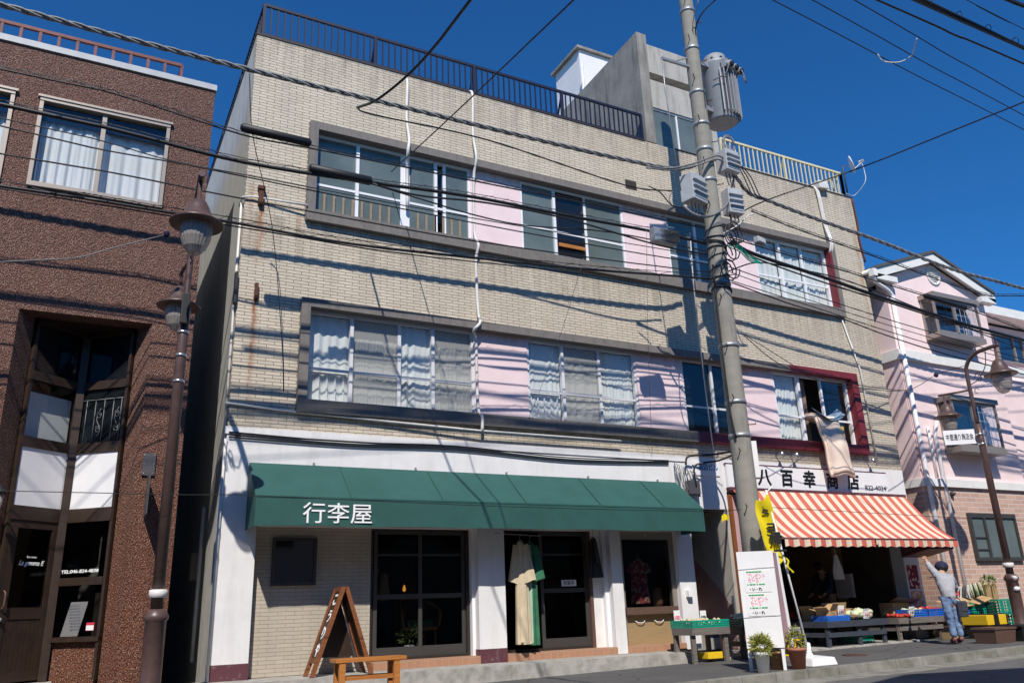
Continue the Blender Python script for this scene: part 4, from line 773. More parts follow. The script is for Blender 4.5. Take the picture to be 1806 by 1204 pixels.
# ------------------------------------------------------------------ street lamps
def street_lamp(x, y, zt, zl, ot, ol, ztop, label, base_z):     # ot, ol: offsets of the upper and lower lamp from the post
    t = thing('street_lamp', label, 'street lamp', (x, y, base_z), 'two headed brown street lamps'); ot, ol = Vector((*ot, 0)), Vector((*ol, 0)); c = Vector((x, y, 0)); at_ = lambda k, o, z: c+o*k+Vector((0, 0, z))
    b = MB(); b.tube([(x, y, base_z+1.15), (x, y, zl-.6), (x, y, zl-.25)], [.070, .062, .056], 14); b.tube(smooth_path([at_(0, ot, zl-.25), at_(0, ot, zt+.1), at_(.06, ot, ztop-.22), at_(.35, ot, ztop-.04), at_(.8, ot, ztop), at_(1.15, ot, ztop)], 6), .040, 10)
    b.tube([at_(0, ol, zl+.48), at_(1.0, ol, zl+.48), at_(1.2, ol, zl+.48)], .024, 8); b.build('lamp_post', 'lamp_brown', t)
    MB().lathe((x, y, base_z), [(.15, 0), (.15, .06), (.112, .10), (.112, 1.05), (.135, 1.07), (.135, 1.11), (.10, 1.16), (.08, 1.18)], 12).build('post_base', 'lamp_brown', t)
    MB().lathe((x, y, base_z+1.30), [(.079, 0), (.098, .005), (.098, .085), (.079, .09)], 14).build('post_band', 'whitepvc', t)
    s = MB(); s.tube(smooth_path([at_(0, ot, zt-.05), at_(.3, ot, zt+.02), at_(.6, ot, zt+.25), at_(.7, ot, ztop-.05)], 6), .010, 5); n_ = ot.normalized()
    s.tube([at_(.35, ot, zt+.06)+n_*(-(.02+.006*k)*math.cos(k*.55))+Vector((0, 0, (.02+.006*k)*math.sin(k*.55))) for k in range(18)], .008, 5); s.tube([at_(.2, ot, zt-.2)+n_*(.05*math.cos(k*.5))+Vector((0, 0, .05*math.sin(k*.5))) for k in range(11)], .008, 5); s.build('scroll_bracket', 'lamp_brown', t)
    for o, zz, k, zh in ((ot, zt, 1.0, ztop), (ol, zl, .88, zl+.48)):
        xx, yy = x+o.x, y+o.y
        h = MB().lathe((xx, yy, zz), [(.30*k, -.02*k), (.31*k, 0), (.24*k, .045*k), (.17*k, .10*k), (.135*k, .20*k), (.09*k, .29*k), (.03*k, .33*k), (.022*k, zh-zz), (0, zh-zz)], 28).build('lamp_hood', 'lamp_brown', t)
        g = MB(); prof = [(.175*k, .03*k), (.178*k, -.08*k), (.165*k, -.20*k), (.125*k, -.31*k), (.07*k, -.38*k), (0, -.40*k)]; n = 48; rings = []
        for r, hh in prof: rings.append([g.bm.verts.new((xx+r*(1+.035*(j % 2))*math.cos(2*math.pi*j/n), yy+r*(1+.035*(j % 2))*math.sin(2*math.pi*j/n), zz+hh)) for j in range(n)])
        for P1, P2_ in zip(rings, rings[1:]):
            for j in range(n): g.bm.faces.new((P1[j], P1[(j+1) % n], P2_[(j+1) % n], P2_[j]))
        bmesh.ops.remove_doubles(g.bm, verts=g.bm.verts, dist=.0005); g.build('lamp_glass', 'globe', h)
        MB().lathe((xx, yy, zz-.22*k), [(.0, .04), (.03*k, .07), (.03*k, .14), (.02, .24), (0, .24)], 10).build('bulb', 'paper', h)
    return t
def lamp_at(pole_px, up_px, lo_px, yp, yu, yl, label, bz):    # post, upper and lower lamp each at its own distance from the facade
    c, u, l = spot(*pole_px, yp), spot(*up_px, yu), spot(*lo_px, yl)
    return c, street_lamp(c.x, yp, u.z, l.z, (u.x-c.x, yu-yp), (l.x-c.x, yl-yp), u.z+.60, label, bz)
cL, SL = lamp_at((318, 640), (347, 395), (315, 540), -1.65, -2.6, -1.15, 'brown two headed street lamp in front of the brown building', -.28)
x0 = cL.x; MB().box(x0-.02, x0+.01, -1.60, -1.36, 3.42, 3.92).build('notice_plate', 'paper', SL)
for z in (4.15, 3.85, 3.52): MB().lathe((x0, -1.65, z), [(.062, 0), (.074, .0), (.074, .03), (.062, .03)], 12).build('clamp_band', 'chrome', SL)
MB().box(x0-.06, x0+.04, -1.78, -1.71, 4.25, 4.65, .01).build('control_box', 'black', SL)
cR, SR = lamp_at((1703, 650), (1765, 660), (1672, 735), -1.85, -2.55, -1.35, 'brown two headed street lamp with a name sign by the pink house', -.10)
s0, s1 = spot(1664, 770, -1.40), spot(1722, 771, -1.76); du = (s1-s0); du.z = 0; sl_len = du.length; du.normalize(); dn = Vector((du.y, -du.x, 0)); dn = -dn if dn.y > 0 else dn
sc_ = (s0+s1)/2; sg = MB().obox(sc_, du, dn, (0, 0, 1), sl_len/2, .012, .15).build('street_sign', 'sign_white', SR)
text('中里通り商店会', .14, 'black_txt', sg, s0+du*.04+dn*.014+Vector((0, 0, sc_.z-s0.z-.05)), right=du, width=sl_len-.10, bold=.001)
for z in (3.62, 3.82): MB().lathe((cR.x, -1.85, z), [(.062, 0), (.076, .0), (.076, .03), (.062, .03)], 12).build('clamp_band', 'chrome', SR)
for zz in (1.0, .80): MB().ball((cR.x-.04, -1.94, zz), .062, 2, (1, 1, .8), .12).build('plastic_bag_bundle', 'white_plastic', SR)

# ------------------------------------------------------------------ utility pole and what hangs on it
PX, PY = 9.66, -1.9
U = thing('utility_pole', 'tall grey concrete utility pole in front of the apartment block', 'utility pole', (PX, PY, -.18))
MB().tube([(PX-.02+.0*z, PY, z) for z in (-.2, 2, 4, 6, 8, 10, 12, 13.5)], [.185, .178, .168, .160, .152, .143, .134, .128], 28).build('pole_shaft', 'pole', U)
def prad(z): return .185-.0042*z
for z in (3.33, 3.9, 4.9, 6.05, 8.1, 8.75, 9.3, 10.0, 11.0, 11.9): MB().lathe((PX-.02, PY, z), [(prad(z)-.002, 0), (prad(z)+.012, .0), (prad(z)+.012, .07), (prad(z)-.002, .07)], 20, cap=False).build('steel_band', 'galv', U)
b = MB()
for i, z in enumerate([2.2+.45*k for k in range(24)]):
    s = 1 if i % 2 else -1; a = .5*s; b.tube([(PX-.02+prad(z)*.7*s, PY-prad(z)*.6, z), (PX-.02+s*(prad(z)*.7+.10), PY-prad(z)*.6-.08, z), (PX-.02+s*(prad(z)*.7+.10), PY-prad(z)*.6-.08, z+.03)], .009, 5)
b.build('climbing_step', 'terr_rust', U)
b = MB(); b.tube(smooth_path([(PX-.23, PY-.08, 6.4), (PX-.25, PY-.08, 5.0), (PX-.24, PY-.08, 3.8), (PX-.2, PY-.10, 3.3)], 6), .018, 6); b.build('ground_wire', 'black', U)
b = MB()
for k in range(11):
    z = 5.9+.13*k; b.tube([(PX-.02+(prad(z)+.012)*math.cos(a_), PY+(prad(z)+.012)*math.sin(a_), z+.10*math.sin(a_*.5+k)) for a_ in [math.pi*2*j/16 for j in range(17)]], .009+.004*(k % 3 == 0), 5)
b.build('wrapped_cable', 'cable', U)
MB().obox((PX+.17, PY-.10, 2.98), (1, -.7, 0), (.7, 1, 0), (0, 0, 1), .045, .006, .30).build('pole_plate', 'sign_white', U)
b = MB(); b.bar((PX-.02, PY, 10.62), (PX-.85, PY-.05, 10.55), .05); b.bar((PX-.1, PY, 10.85), (PX-.55, PY-.03, 10.58), .02); b.tube([(PX-.85, PY-.05, 10.55), (PX-.82, PY-.02, 9.9), (PX-.70, PY+.0, 7.8)], .012, 5); b.build('side_arm', 'galv', U)
T_ = thing('transformer', 'grey ribbed cylindrical transformer with bushings high on the pole', 'transformer', (10.37, PY, 9.52))
tx = 10.2; b = MB().lathe((tx, PY, 9.52), [(.27, 0), (.29, .03), (.29, 1.22), (.30, 1.24), (.30, 1.30), (.27, 1.33)], 28); b.build('tank', 'trans_grey', T_)
b = MB()
for i in range(16):
    a = -2.15+i*.20; c, s = math.cos(a), math.sin(a); b.obox((tx+.325*c, PY+.325*s, 10.07), (c, s, 0), (-s, c, 0), (0, 0, 1), .055, .010, .47)
b.build('cooling_fin', 'trans_grey', T_)
MB().lathe((tx, PY, 10.85), [(.27, 0), (.21, .06), (.21, .16), (.16, .20), (0, .21)], 24).build('tank_lid', 'trans_grey', T_)
b = MB()
for i in range(10):
    a = i*.628; b.ball((tx+.285*math.cos(a), PY+.285*math.sin(a), 10.85), .03, 1)
b.build('lid_clamp', 'darkgrey', T_)
MB().obox((tx+.10, PY-.29, 10.65), (1, .25, 0), (-.25, 1, 0), (0, 0, 1), .24, .05, .10, .01).build('bushing_box', 'trans_grey', T_)
for k in range(3):
    o = (tx-.06+.17*k, PY-.33+.05*k, 10.63); B_ = MB().lathe(o, [(.05, 0), (.075, .03), (.075, .13), (.06, .14), (0, .10)], 14, axis=(.25, -1, -.35)); B_.build('bushing', 'trans_grey', T_)
    MB().lathe(Vector(o)+Vector((.035, -.135, -.05)), [(.058, 0), (.058, .012), (0, .012)], 14, axis=(.25, -1, -.35)).build('bushing_cap', 'black', T_)
b = MB(); b.obox((tx-.36, PY, 10.72), (1, 0, 0), (0, 1, 0), (0, 0, 1), .14, .10, .05); b.obox((tx-.34, PY, 9.72), (1, 0, 0), (0, 1, 0), (0, 0, 1), .12, .08, .05); b.build('mounting_bracket', 'galv', T_)
b = MB(); b.tube(smooth_path([(tx+.26, PY-.42, 10.55), (tx+.3, PY-.44, 10.35), (tx+.36, PY-.40, 10.29), (tx+.34, PY-.36, 10.47)], 4), .012, 5); b.build('lead_wire', 'greycable', T_); b = MB(); b.tube(smooth_path([(tx-.1, PY-.46, 10.57), (tx-.15, PY-.40, 10.37), (tx-.3, PY-.2, 10.29)], 4), .012, 5); b.build('lead_wire', 'greycable', T_)
def junction_box(name, label, cat, c, u, lu, lv, lw, mat, extra=True):
    t = thing(name, label, cat, (c[0], c[1], c[2]-lw)); v = Vector((0, 0, 1)).cross(Vector(u).normalized())
    MB().obox(c, u, v, (0, 0, 1), lu, lv, lw, .015).build('box_body', mat, t)
    if extra:
        b = MB()
        for k in (-1, 0, 1): b.tube(smooth_path([Vector(c)+Vector(u).normalized()*lu*.5*k+Vector((0, 0, -lw)), Vector(c)+Vector(u).normalized()*(lu*.5*k)+Vector((.01, 0, -lw-.12)), Vector(c)+Vector(u).normalized()*(lu*.4*k)+Vector((.05, .02, -lw-.25))], 4), .012, 5)
        b.build('lead', 'greycable', t)
    v = -v if v.y > 0 else v
    MB().obox(Vector(c)+v*(lv+.006)+Vector((0, 0, lw*.0)), u, v, (0, 0, 1), lu*.82, .004, lw*.8).build('box_cover', mat, t)
    if extra:
        for k in (-.45, 0, .45): MB().obox(Vector(c)+v*(lv+.028)+Vector((0, 0, lw*k)), u, v, (0, 0, 1), lu*.95, .026, .012).build('cooling_rib', mat, t)
    return t
junction_box('switch_box', 'pale grey box on the left side of the pole', 'electrical box', (PX-.42, PY-.02, 7.86), (1, .25, 0), .21, .14, .26, 'lightgrey')
junction_box('switch_box', 'grey box hanging on the right of the pole just under the transformer', 'electrical box', (PX+.48, PY-.05, 8.62), (1, .1, 0), .18, .13, .22, 'lightgrey')
junction_box('switch_box', 'pale ribbed box on the right side of the pole, lowest of the three grey boxes', 'electrical box', (PX+.50, PY-.02, 7.80), (1, -.1, 0), .16, .11, .25, 'lightgrey')
t = junction_box('amplifier_box', 'perforated silver box hung in the cable bundle left of the pole', 'electrical box', spot(1170, 418, -1.75), (1, .1, .05), .27, .07, .13, 'galv', False)
c0 = spot(1170, 418, -1.75); b = MB()
for i in range(18):
    for j in range(9): b.box(c0.x-.25+.0285*i, c0.x-.25+.0285*i+.015, c0.y-.083-.0027*i, c0.y-.078, c0.z-.11+.025*j, c0.z-.11+.025*j+.012)
b.build('perforated_grille', 'darkgrey', t)
junction_box('meter_unit', 'small light grey amplifier unit on the cables right of the pole', 'electrical box', spot(1340, 425, -1.6), (1, 0, -.2), .10, .06, .06, 'lightgrey', False)
b = MB()
for k, (r_, cx, cz) in enumerate(((.17, PX+.18, 7.0), (.13, PX+.02, 6.6), (.11, PX+.1, 6.9), (.15, PX-.05, 6.25))):
    b.tube([(cx+r_*math.cos(a_*.42), PY-.2-.006*a_, cz+1.25*r_*math.sin(a_*.42)) for a_ in range(31)], .012, 5)
single(b, 'cable_coil', 'cable', (PX, PY-.2, 6.3), 'black coils of spare cable looped in front of the pole', 'cable coil')
b = MB()
for k in range(4): b.tube(smooth_path([(PX+.12, PY-.17, 6.86-.03*k), (PX+.35, PY-.2, 6.80-.02*k-.04*(k % 2)), (PX+.60, PY-.16, 6.70-.04*k), (PX+.95, PY-.1, 6.62)], 5), .011, 5)
single(b, 'green_cables', 'green_crate', (PX+.4, PY-.2, 6.6), 'short green cables bunched beside the pole', 'cable')
b = MB()
for k in range(3): b.tube([(PX+.58+.14*math.cos(a_*.4), PY-.05, 9.05+.02*k+.16*math.sin(a_*.4)) for a_ in range(16)], .016, 6)
for dx in (.42, .50, .58): b.tube([(PX+dx, PY-.05, 8.84), (PX+dx, PY-.05, 9.02)], .028, 6)
single(b, 'cable_terminal', 'greycable', (PX+.5, PY-.05, 8.84), 'grey cable loops rising from the box under the transformer', 'cable')

# ------------------------------------------------------------------ overhead cables
CG = 'overhead cables along the street'
def cable(pix, r, label, y=-1.58, mat='cable', n=6, ys=None, ext=(9, 9), sm=5, name='overhead_cable', group=CG):
    pts = [spot(px, py, (ys[i] if ys else y)) for i, (px, py) in enumerate(pix)]
    if len(pts) == 2: pts = [pts[0], (pts[0]+pts[1])/2-Vector((0, 0, .02)), pts[1]]
    d0 = (pts[0]-pts[1]).normalized(); d1 = (pts[-1]-pts[-2]).normalized()
    if ext[0]: pts = [pts[0]+d0*ext[0]]+pts
    if ext[1]: pts = pts+[pts[-1]+d1*ext[1]]
    p = smooth_path(pts, sm); b = MB().tube(p, r, n); mid = p[len(p)//2]
    return single(b, name, mat, mid, label, 'cable', group), p
def twist(path, r, k, mat, label, name='overhead_cable'):    # rope of strands following a path
    L_ = [0.0]
    for a, c in zip(path, path[1:]): L_.append(L_[-1]+(c-a).length)
    n = int(L_[-1]/.035); b = MB(); pos = []
    j = 0
    for i in range(n+1):
        s = L_[-1]*i/n
        while j < len(L_)-2 and L_[j+1] < s: j += 1
        f = (s-L_[j])/max(1e-6, L_[j+1]-L_[j]); pos.append(path[j].lerp(path[j+1], f))
    for q in range(k):
        b.tube([p+Vector((0, r*math.cos(i*.32+q*2*math.pi/k), r*math.sin(i*.32+q*2*math.pi/k))) for i, p in enumerate(pos)], r*.75, 5)
    return single(b, name, mat, pos[n//2], label, 'cable', CG)
def rope(pix, r, label, y=-1.58, ext=(9, 9), k=3):
    pts = [spot(px, py, y) for px, py in pix]; d0 = (pts[0]-pts[1]).normalized(); d1 = (pts[-1]-pts[-2]).normalized()
    if ext[0]: pts = [pts[0]+d0*ext[0]]+pts
    if ext[1]: pts = pts+[pts[-1]+d1*ext[1]]
    return twist(smooth_path(pts, 6), r, k, 'steelcable', label)
rope([(0, 8), (200, 62), (420, 118), (640, 172), (860, 225), (1040, 268), (1180, 297), (1225, 293)], .024, 'thick twisted grey cable, topmost of those crossing the brown building to the pole', -1.7, (9, 0))
rope([(1290, 300), (1318, 338), (1350, 352), (1450, 390), (1550, 425), (1680, 475), (1806, 509)], .024, 'thick twisted grey cable, topmost of those leaving the pole to the right', -1.65, (0, 12))
def lash(pix, r, label, y, ext, off=.035, **k):               # a sheathed cable lashed to a thin carrier wire above it
    o, p = cable(pix, r, label, y, ext=ext, **k)
    hi = [q+Vector((0, 0, off+r)) for q in p]; b = MB().tube(hi, .006, 4); z = []
    tot = sum((c-a).length for a, c in zip(p, p[1:])); m = int(tot/.22)
    for i in range(m):
        f = i/m*(len(p)-1); j = int(f); q = p[j].lerp(p[j+1], f-j); z.append(q+Vector((0, (r+.006)*(1 if i % 2 else -1), (off+r)*.5*(1+(1 if i % 3 else -1)))))
    b.tube(z, .004, 4); c = b.build('carrier_wire', 'cable'); 
    c.data.transform(Matrix.Translation(-o.location)); c.parent = o; ORG[c.name] = ORG[o.name]; return o
lash([(0, 122), (200, 165), (425, 237), (550, 262), (830, 318), (1050, 362), (1240, 402)], .013, 'thin black cable carrying a short black sleeve at the apartment corner', -1.58, (9, 0))
lash([(0, 184), (200, 228), (430, 286), (655, 322), (760, 336), (860, 352), (1000, 380), (1170, 412), (1270, 436)], .028, 'heavy black cable carrying a long black sleeve across the upper left window', -1.59, (9, 0))
cable([(655, 324), (740, 345), (860, 358), (1000, 386), (1160, 432), (1265, 452)], .016, 'slack black cable dropping from the long sleeve towards the pole', -1.62, ext=(0, 0))
cable([(655, 324), (745, 352), (840, 380), (930, 398), (1080, 410), (1270, 448)], .012, 'lowest slack black cable leaving the long sleeve towards the pole', -1.55, ext=(0, 0))
cable([(0, 208), (170, 246), (300, 283), (430, 308), (560, 333), (830, 384), (1100, 428), (1260, 455)], .008, 'thin black wire just under the heavy sleeved cable', -1.52, ext=(9, 0))
cable([(0, 222), (170, 262), (330, 291), (550, 336), (830, 392), (1100, 442), (1262, 468)], .010, 'black cable second below the heavy sleeved cable', -1.64, ext=(9, 0))
cable([(0, 271), (200, 305), (410, 347), (650, 392), (830, 424), (1070, 458), (1265, 482)], .011, 'black cable meeting the top of the left street lamp', -1.58, ext=(9, 0))
lash([(0, 328), (150, 350), (270, 370), (420, 394), (620, 430), (850, 456), (1050, 476), (1232, 490), (1280, 500)], .020, 'black lashed cable just above the upper hood of the left street lamp', -1.58, (9, 0), off=.05)
cable([(270, 376), (480, 410), (700, 446), (1000, 480), (1270, 520)], .010, 'lowest black cable crossing between the floors to the pole', -1.63, ext=(11, 0))
cable([(0, 865), (330, 872), (440, 873), (900, 893), (1240, 901), (1315, 897)], .0045, 'hair thin wire low across the green awning', -1.9, ext=(9, 0))
cable([(1335, 893), (1500, 902), (1680, 912), (1806, 918)], .0045, 'hair thin wire low across the striped awning', -1.9, ext=(0, 9))
cable([(0, 462), (130, 455), (200, 437), (296, 413)], .008, 'thin drooping wire tied to the left street lamp', ys=(-1.7, -1.7, -1.7, -1.7), ext=(6, 0), mat='greycable')
MB_ = MB().ball(spot(294, 413, -1.7), .04, 2, (1, 1, 1.2)); single(MB_, 'insulator', 'navy', spot(294, 413, -1.7), 'small dark insulator on the wire at the left street lamp', 'insulator')
MB_ = MB().ball(spot(1651, 661, -1.9), .045, 2, (1, 1, 1.2)); single(MB_, 'insulator', 'navy', spot(1651, 661, -1.9), 'small dark insulator on the wire at the right street lamp', 'insulator')
cable([(1312, 590), (1345, 610), (1430, 660), (1500, 676), (1590, 688), (1620, 680), (1651, 661), (1700, 645)], .007, 'thin drooping wire tied to the right street lamp', y=-1.52, ext=(0, 0))
def sleeve(a, c, r, y, label):
    p, q = spot(*a, y), spot(*c, y); b = MB().tube([p, p.lerp(q, .03), p.lerp(q, .97), q], [r*.5, r, r, r*.5], 14); single(b, 'cable_sleeve', 'black', (p+q)/2, label, 'cable sleeve', 'black cable sleeves')
sleeve((424, 224), (549, 253), .062, -1.58, 'short black cable sleeve at the left corner of the apartment block')
sleeve((545, 296), (656, 320), .068, -1.60, 'long black cable sleeve in front of the upper left window')
sleeve((1630, 521), (1704, 544), .06, -1.58, 'black cable sleeve in front of the upper pink bay window')
# branch to the upper right of the viewer
cable([(630, 190), (665, 176), (720, 132), (770, 78), (830, 0)], .020, 'thick black cable rising overhead from the twisted grey cable', ys=(-1.61, -2.5, -3.2, -4.0, -5.0), ext=(0, 6))
cable([(630, 190), (660, 203), (860, 247), (1100, 326), (1185, 337)], .014, 'black cable just below the twisted grey cable, ending at a bright clamp', -1.58, ext=(0, 0))
cable([(690, 303), (1012, 0)], .010, 'thin black drop wire from the upper window to the upper edge of the photo', ys=(-.12, -6.5), ext=(0, 8))
cable([(1292, 383), (1355, 352), (1525, 293), (1806, 180)], .012, 'black cable rising from the pole to the upper right past the satellite dish', ys=(-1.58, -2.5, -3.6, -6.0), ext=(0, 10))
# right of the pole
lash([(1325, 372), (1400, 402), (1550, 455), (1640, 488), (1742, 521), (1806, 522)], .014, 'black cable second from the top right of the pole', -1.58, (0, 12))
lash([(1285, 418), (1380, 447), (1480, 475), (1550, 497), (1632, 522), (1704, 544), (1806, 582)], .013, 'black cable carrying the sleeve at the pink bay window', -1.58, (0, 12))
cable([(1290, 426), (1330, 448), (1450, 488), (1550, 523), (1700, 571), (1806, 600)], .036, 'heaviest black cable bundle right of the pole', -1.59, ext=(0, 12), n=8)
cable([(1300, 436), (1340, 458), (1450, 497), (1550, 528), (1700, 576), (1806, 606)], .016, 'black strand hugging the underside of the heavy bundle right of the pole', -1.55, ext=(0, 12))
cable([(1285, 478), (1335, 463), (1400, 473), (1500, 497), (1650, 556), (1806, 618)], .013, 'black cable arching up from the pole below the heavy bundle', -1.58, ext=(0, 12))
cable([(1285, 470), (1380, 503), (1550, 558), (1650, 588), (1806, 634)], .010, 'thin black cable fourth from the bottom right of the pole', -1.61, ext=(0, 12))
cable([(1288, 480), (1400, 520), (1550, 568), (1700, 612), (1806, 640)], .008, 'thin black cable third from the bottom right of the pole', -1.52, ext=(0, 12))
cable([(1290, 498), (1400, 538), (1480, 560), (1560, 590), (1660, 622), (1806, 660)], .013, 'lowest black cable right of the pole', -1.58, ext=(0, 12))
cable([(1290, 495), (1400, 530), (1480, 556), (1560, 582), (1660, 612), (1806, 652)], .009, 'thin black cable twinned with the lowest cable right of the pole', -1.63, ext=(0, 12))
cable([(1310, 590), (1372, 640), (1450, 672), (1530, 686), (1590, 690)], .008, 'thin black wire sagging over the maroon window frame', ys=(-1.58, -1.6, -1.0, -.4, -.1), ext=(0, 0))
# loose leads around the pole
def lead(pix, r, label, ys, mat='greycable', name='cable_lead'):
    return cable(pix, r, label, ys=ys, mat=mat, ext=(0, 0), name=name, group='loose leads around the utility pole')
lead([(1140, 292), (1180, 297), (1225, 288), (1262, 275), (1278, 280)], .016, 'grey lead from the twisted cable over the pole front', (-1.85, -1.95, -2.10, -2.10, -2.00))
lead([(1140, 296), (1185, 300), (1228, 292), (1262, 281), (1278, 286)], .016, 'grey lead running just under the topmost lead over the pole', (-1.85, -1.95, -2.10, -2.10, -2.00))
lead([(1205, 363), (1225, 378), (1250, 382), (1275, 368), (1290, 345), (1294, 318)], .022, 'thick pale grey lead looping under the pole between two boxes', (-1.95, -2.05, -2.10, -2.05, -1.95, -1.85))
lead([(1144, 328), (1165, 340), (1185, 362), (1210, 366)], .012, 'black lead curving down to the left pole box', (-1.75, -1.80, -1.85, -1.90), 'cable')
lead([(1186, 338), (1180, 350), (1186, 362), (1205, 367)], .010, 'pale lead looping beside the left pole box', (-1.85, -1.85, -1.85, -1.87))
for i, dx in enumerate((0, 6, 12)): lead([(1298+dx*.3, 285), (1312+dx, 312), (1328+dx, 345), (1345+dx*.6, 352)], .012, ('nearest the pole', 'in the middle', 'farthest from the pole')[i].join(('black lead ', ' of three dropping right of the pole box')), (-1.85, -1.87, -1.89, -1.90), 'cable')
lead([(1298, 300), (1290, 330), (1284, 360), (1290, 392)], .014, 'dark lead hanging below the upper right pole box', (-1.90, -1.95, -1.95, -1.85), 'cable')
lead([(1270, 415), (1300, 398), (1320, 380), (1330, 378)], .012, 'pale wire arm right of the pole above the green cables', (-2.00, -1.95, -1.90, -1.85), 'whitepvc')
lead([(1205, 0), (1222, 20), (1225, 45)], .012, 'grey lead at the pole top', (-1.95, -2.00, -2.00))
lead([(1262, 0), (1240, 22), (1228, 45), (1226, 75)], .014, 'black lead arching to the pole from the upper edge of the photo', (-3.2, -2.45, -2.10, -2.00), 'cable')
lead([(1232, 0), (1222, 40), (1224, 70)], .010, 'pale double lead running up beside the pole top', (-2.35, -2.10, -2.00))
lead([(1217, 410), (1225, 520), (1246, 700), (1262, 820)], .012, 'white drop cable hanging left of the pole in front of the windows', (-1.6, -1.5, -.6, -.1), 'whitepvc')
lead([(1030, 455), (985, 600), (930, 745)], .004, 'thin grey stay wire down the middle of the facade', (-1.9, -.9, -.06), 'greycable')
lead([(1140, 400), (1143, 600), (1150, 800)], .004, 'thin grey wire hanging over the right pink panels', (-1.75, -1.0, -.06), 'greycable')
lead([(440, 130), (446, 240), (480, 400), (497, 600), (500, 690)], .006, 'thin black wire down the left corner tiles', (-1.75, -1.2, -.5, -.1, -.03), 'cable')
# high wires across the sky
for (a, c, r, z, lab) in (((1362, 0), (1806, 229), .010, 10.1, 'thin high wire, lowest of the three in the right sky'), ((1432, 0), (1806, 204), .010, 10.1, 'thin high wire, middle of the three in the right sky'), ((1506, 0), (1806, 172), .010, 10.1, 'thin high wire, third from below in the right sky'),
                       ((1546, 0), (1806, 113), .018, 10.1, 'thick single black cable high in the right sky'), ((1704, 0), (1806, 52), .007, 10.3, 'fine wavy wire near the top right corner'), ((1781, 0), (1806, 10), .03, 10.6, 'thick black cable cutting the very top right corner')):
    def zp(px, py):
        d = (px-903)/FPX*_r-(py-602)/FPX*_u+_f; return CAM+d*((z-CAM.z)/d.z)
    p, q = zp(*a), zp(*c); d = (q-p).normalized(); pts = [p-d*14, p, (p+q)/2-Vector((0, 0, .03)), q, q+d*16]; sm = smooth_path(pts, 6)
    single(MB().tube(sm, r, 6), 'overhead_cable', 'cable', (p+q)/2, lab, 'cable', 'high cables across the sky')
b = MB(); zp0 = Vector((11.5, -5.41, 10.17)); dz = Vector((1, 0, 0))
for k in range(5):
    b.tube([zp0+dz*(-14+.5*i)+Vector((0, .045*math.sin(k*1.3+i*.21), .04*math.cos(k*1.3+i*.17)-.02*k)) for i in range(64)], (.030, .018, .022, .014, .012)[k], 6)
single(b, 'cable_bundle', 'cable', zp0, 'thick bundle of black cables high in the top right sky', 'cable', 'high cables across the sky')
b = MB()
for k in range(8): b.tube([Vector((10.9+.8*k, -5.41+.06*math.cos(a_*.6), 10.21+.08*math.sin(a_*.6))) for a_ in range(11)], .008, 4)
single(b, 'bundle_clip', 'cable', (11.7, -5.48, 10.1), 'thin hoops clipped along the thick bundle in the top right sky', 'cable clip')
lead([(1548, 96), (1558, 108), (1585, 110), (1606, 100), (1611, 90), (1617, 68)], .010, 'white spacer cord linking the three high wires', (-4.3, -4.3, -4.47, -4.63, -4.73, -4.9), 'whitepvc', name='spacer_cord')
# satellite dish
S = thing('satellite_dish', 'small white satellite dish on the roof corner by the yellow railing', 'satellite dish', (16.05, -.05, 10.1))
b = MB(); b.tube([(15.98, .0, 10.2), (15.98, -.0, 10.95), (16.06, -.05, 11.02)], .02, 7); b.build('mast', 'darkgrey', S)
ax = Vector((.62, -.78, .22)).normalized(); b = MB().lathe(Vector((16.12, -.08, 11.0)), [(.0, 0), (.10, .012), (.2, .05), (.23, .07), (.225, .08), (.19, .06), (.1, .025), (0, .015)], 28, axis=ax); b.build('dish', 'white_plastic', S)
f0 = Vector((16.12, -.08, 11.0))+ax*.30+Vector((0, 0, -.02)); b = MB(); b.tube([Vector((16.12, -.08, 10.80)), f0+Vector((0, 0, -.03))], .012, 6); b.obox(f0, ax, ax.orthogonal(), ax.cross(ax.orthogonal()), .06, .03, .03); b.build('feed_arm', 'whitepvc', S)
b = MB().tube(smooth_path([f0, f0+Vector((.05, 0, -.3)), f0+Vector((-.02, 0, -.6)), (16.2, -.03, 10.22), (15.9, -.03, 10.2)], 6), .009, 5); b.build('dish_cable', 'whitepvc', S)
# meter cluster at the shop corner
S = thing('electric_meter', 'dark electric meter box and tangled cables on the white wall beside the stair', 'electric meter', (10.05, -.1, 2.7))
MB().box(9.95, 10.2, -.14, -.0, 2.66, 2.92, .02).build('meter_box', 'darkgrey', S); b = MB()
rr = random.Random(3)
for k in range(9):
    x = 9.72+.05*k; b.tube(smooth_path([(x, -.05, 3.25-.02*k), (x+rr.uniform(-.05, .05), -.10, 3.05), (x+rr.uniform(-.05, .08), -.12, 2.85), (x+rr.uniform(0, .12), -.1, 2.62)], 5), rr.choice((.006, .008, .012)), 5)
b.build('tangled_wires', 'greycable', S)
b = MB(); b.tube(smooth_path([(9.92, -.12, 3.2), (10.0, -.14, 3.36), (10.4, -.3, 3.38), (10.9-.4, -.8, 3.36), (9.75, -1.8, 3.15), (9.62, -2.0, 3.05)], 6), .020, 6); b.tube(smooth_path([(10.1, -.14, 2.8), (10.08, -.16, 3.14), (10.2, -.22, 3.22), (10.4, -.5, 3.24), (9.8, -1.6, 3.14)], 6), .018, 6); b.build('service_cable', 'cable', S)
b = MB().box(9.72, 9.80, -.08, -.0, 2.75, 3.05); b.build('breaker_box', 'lightgrey', S)
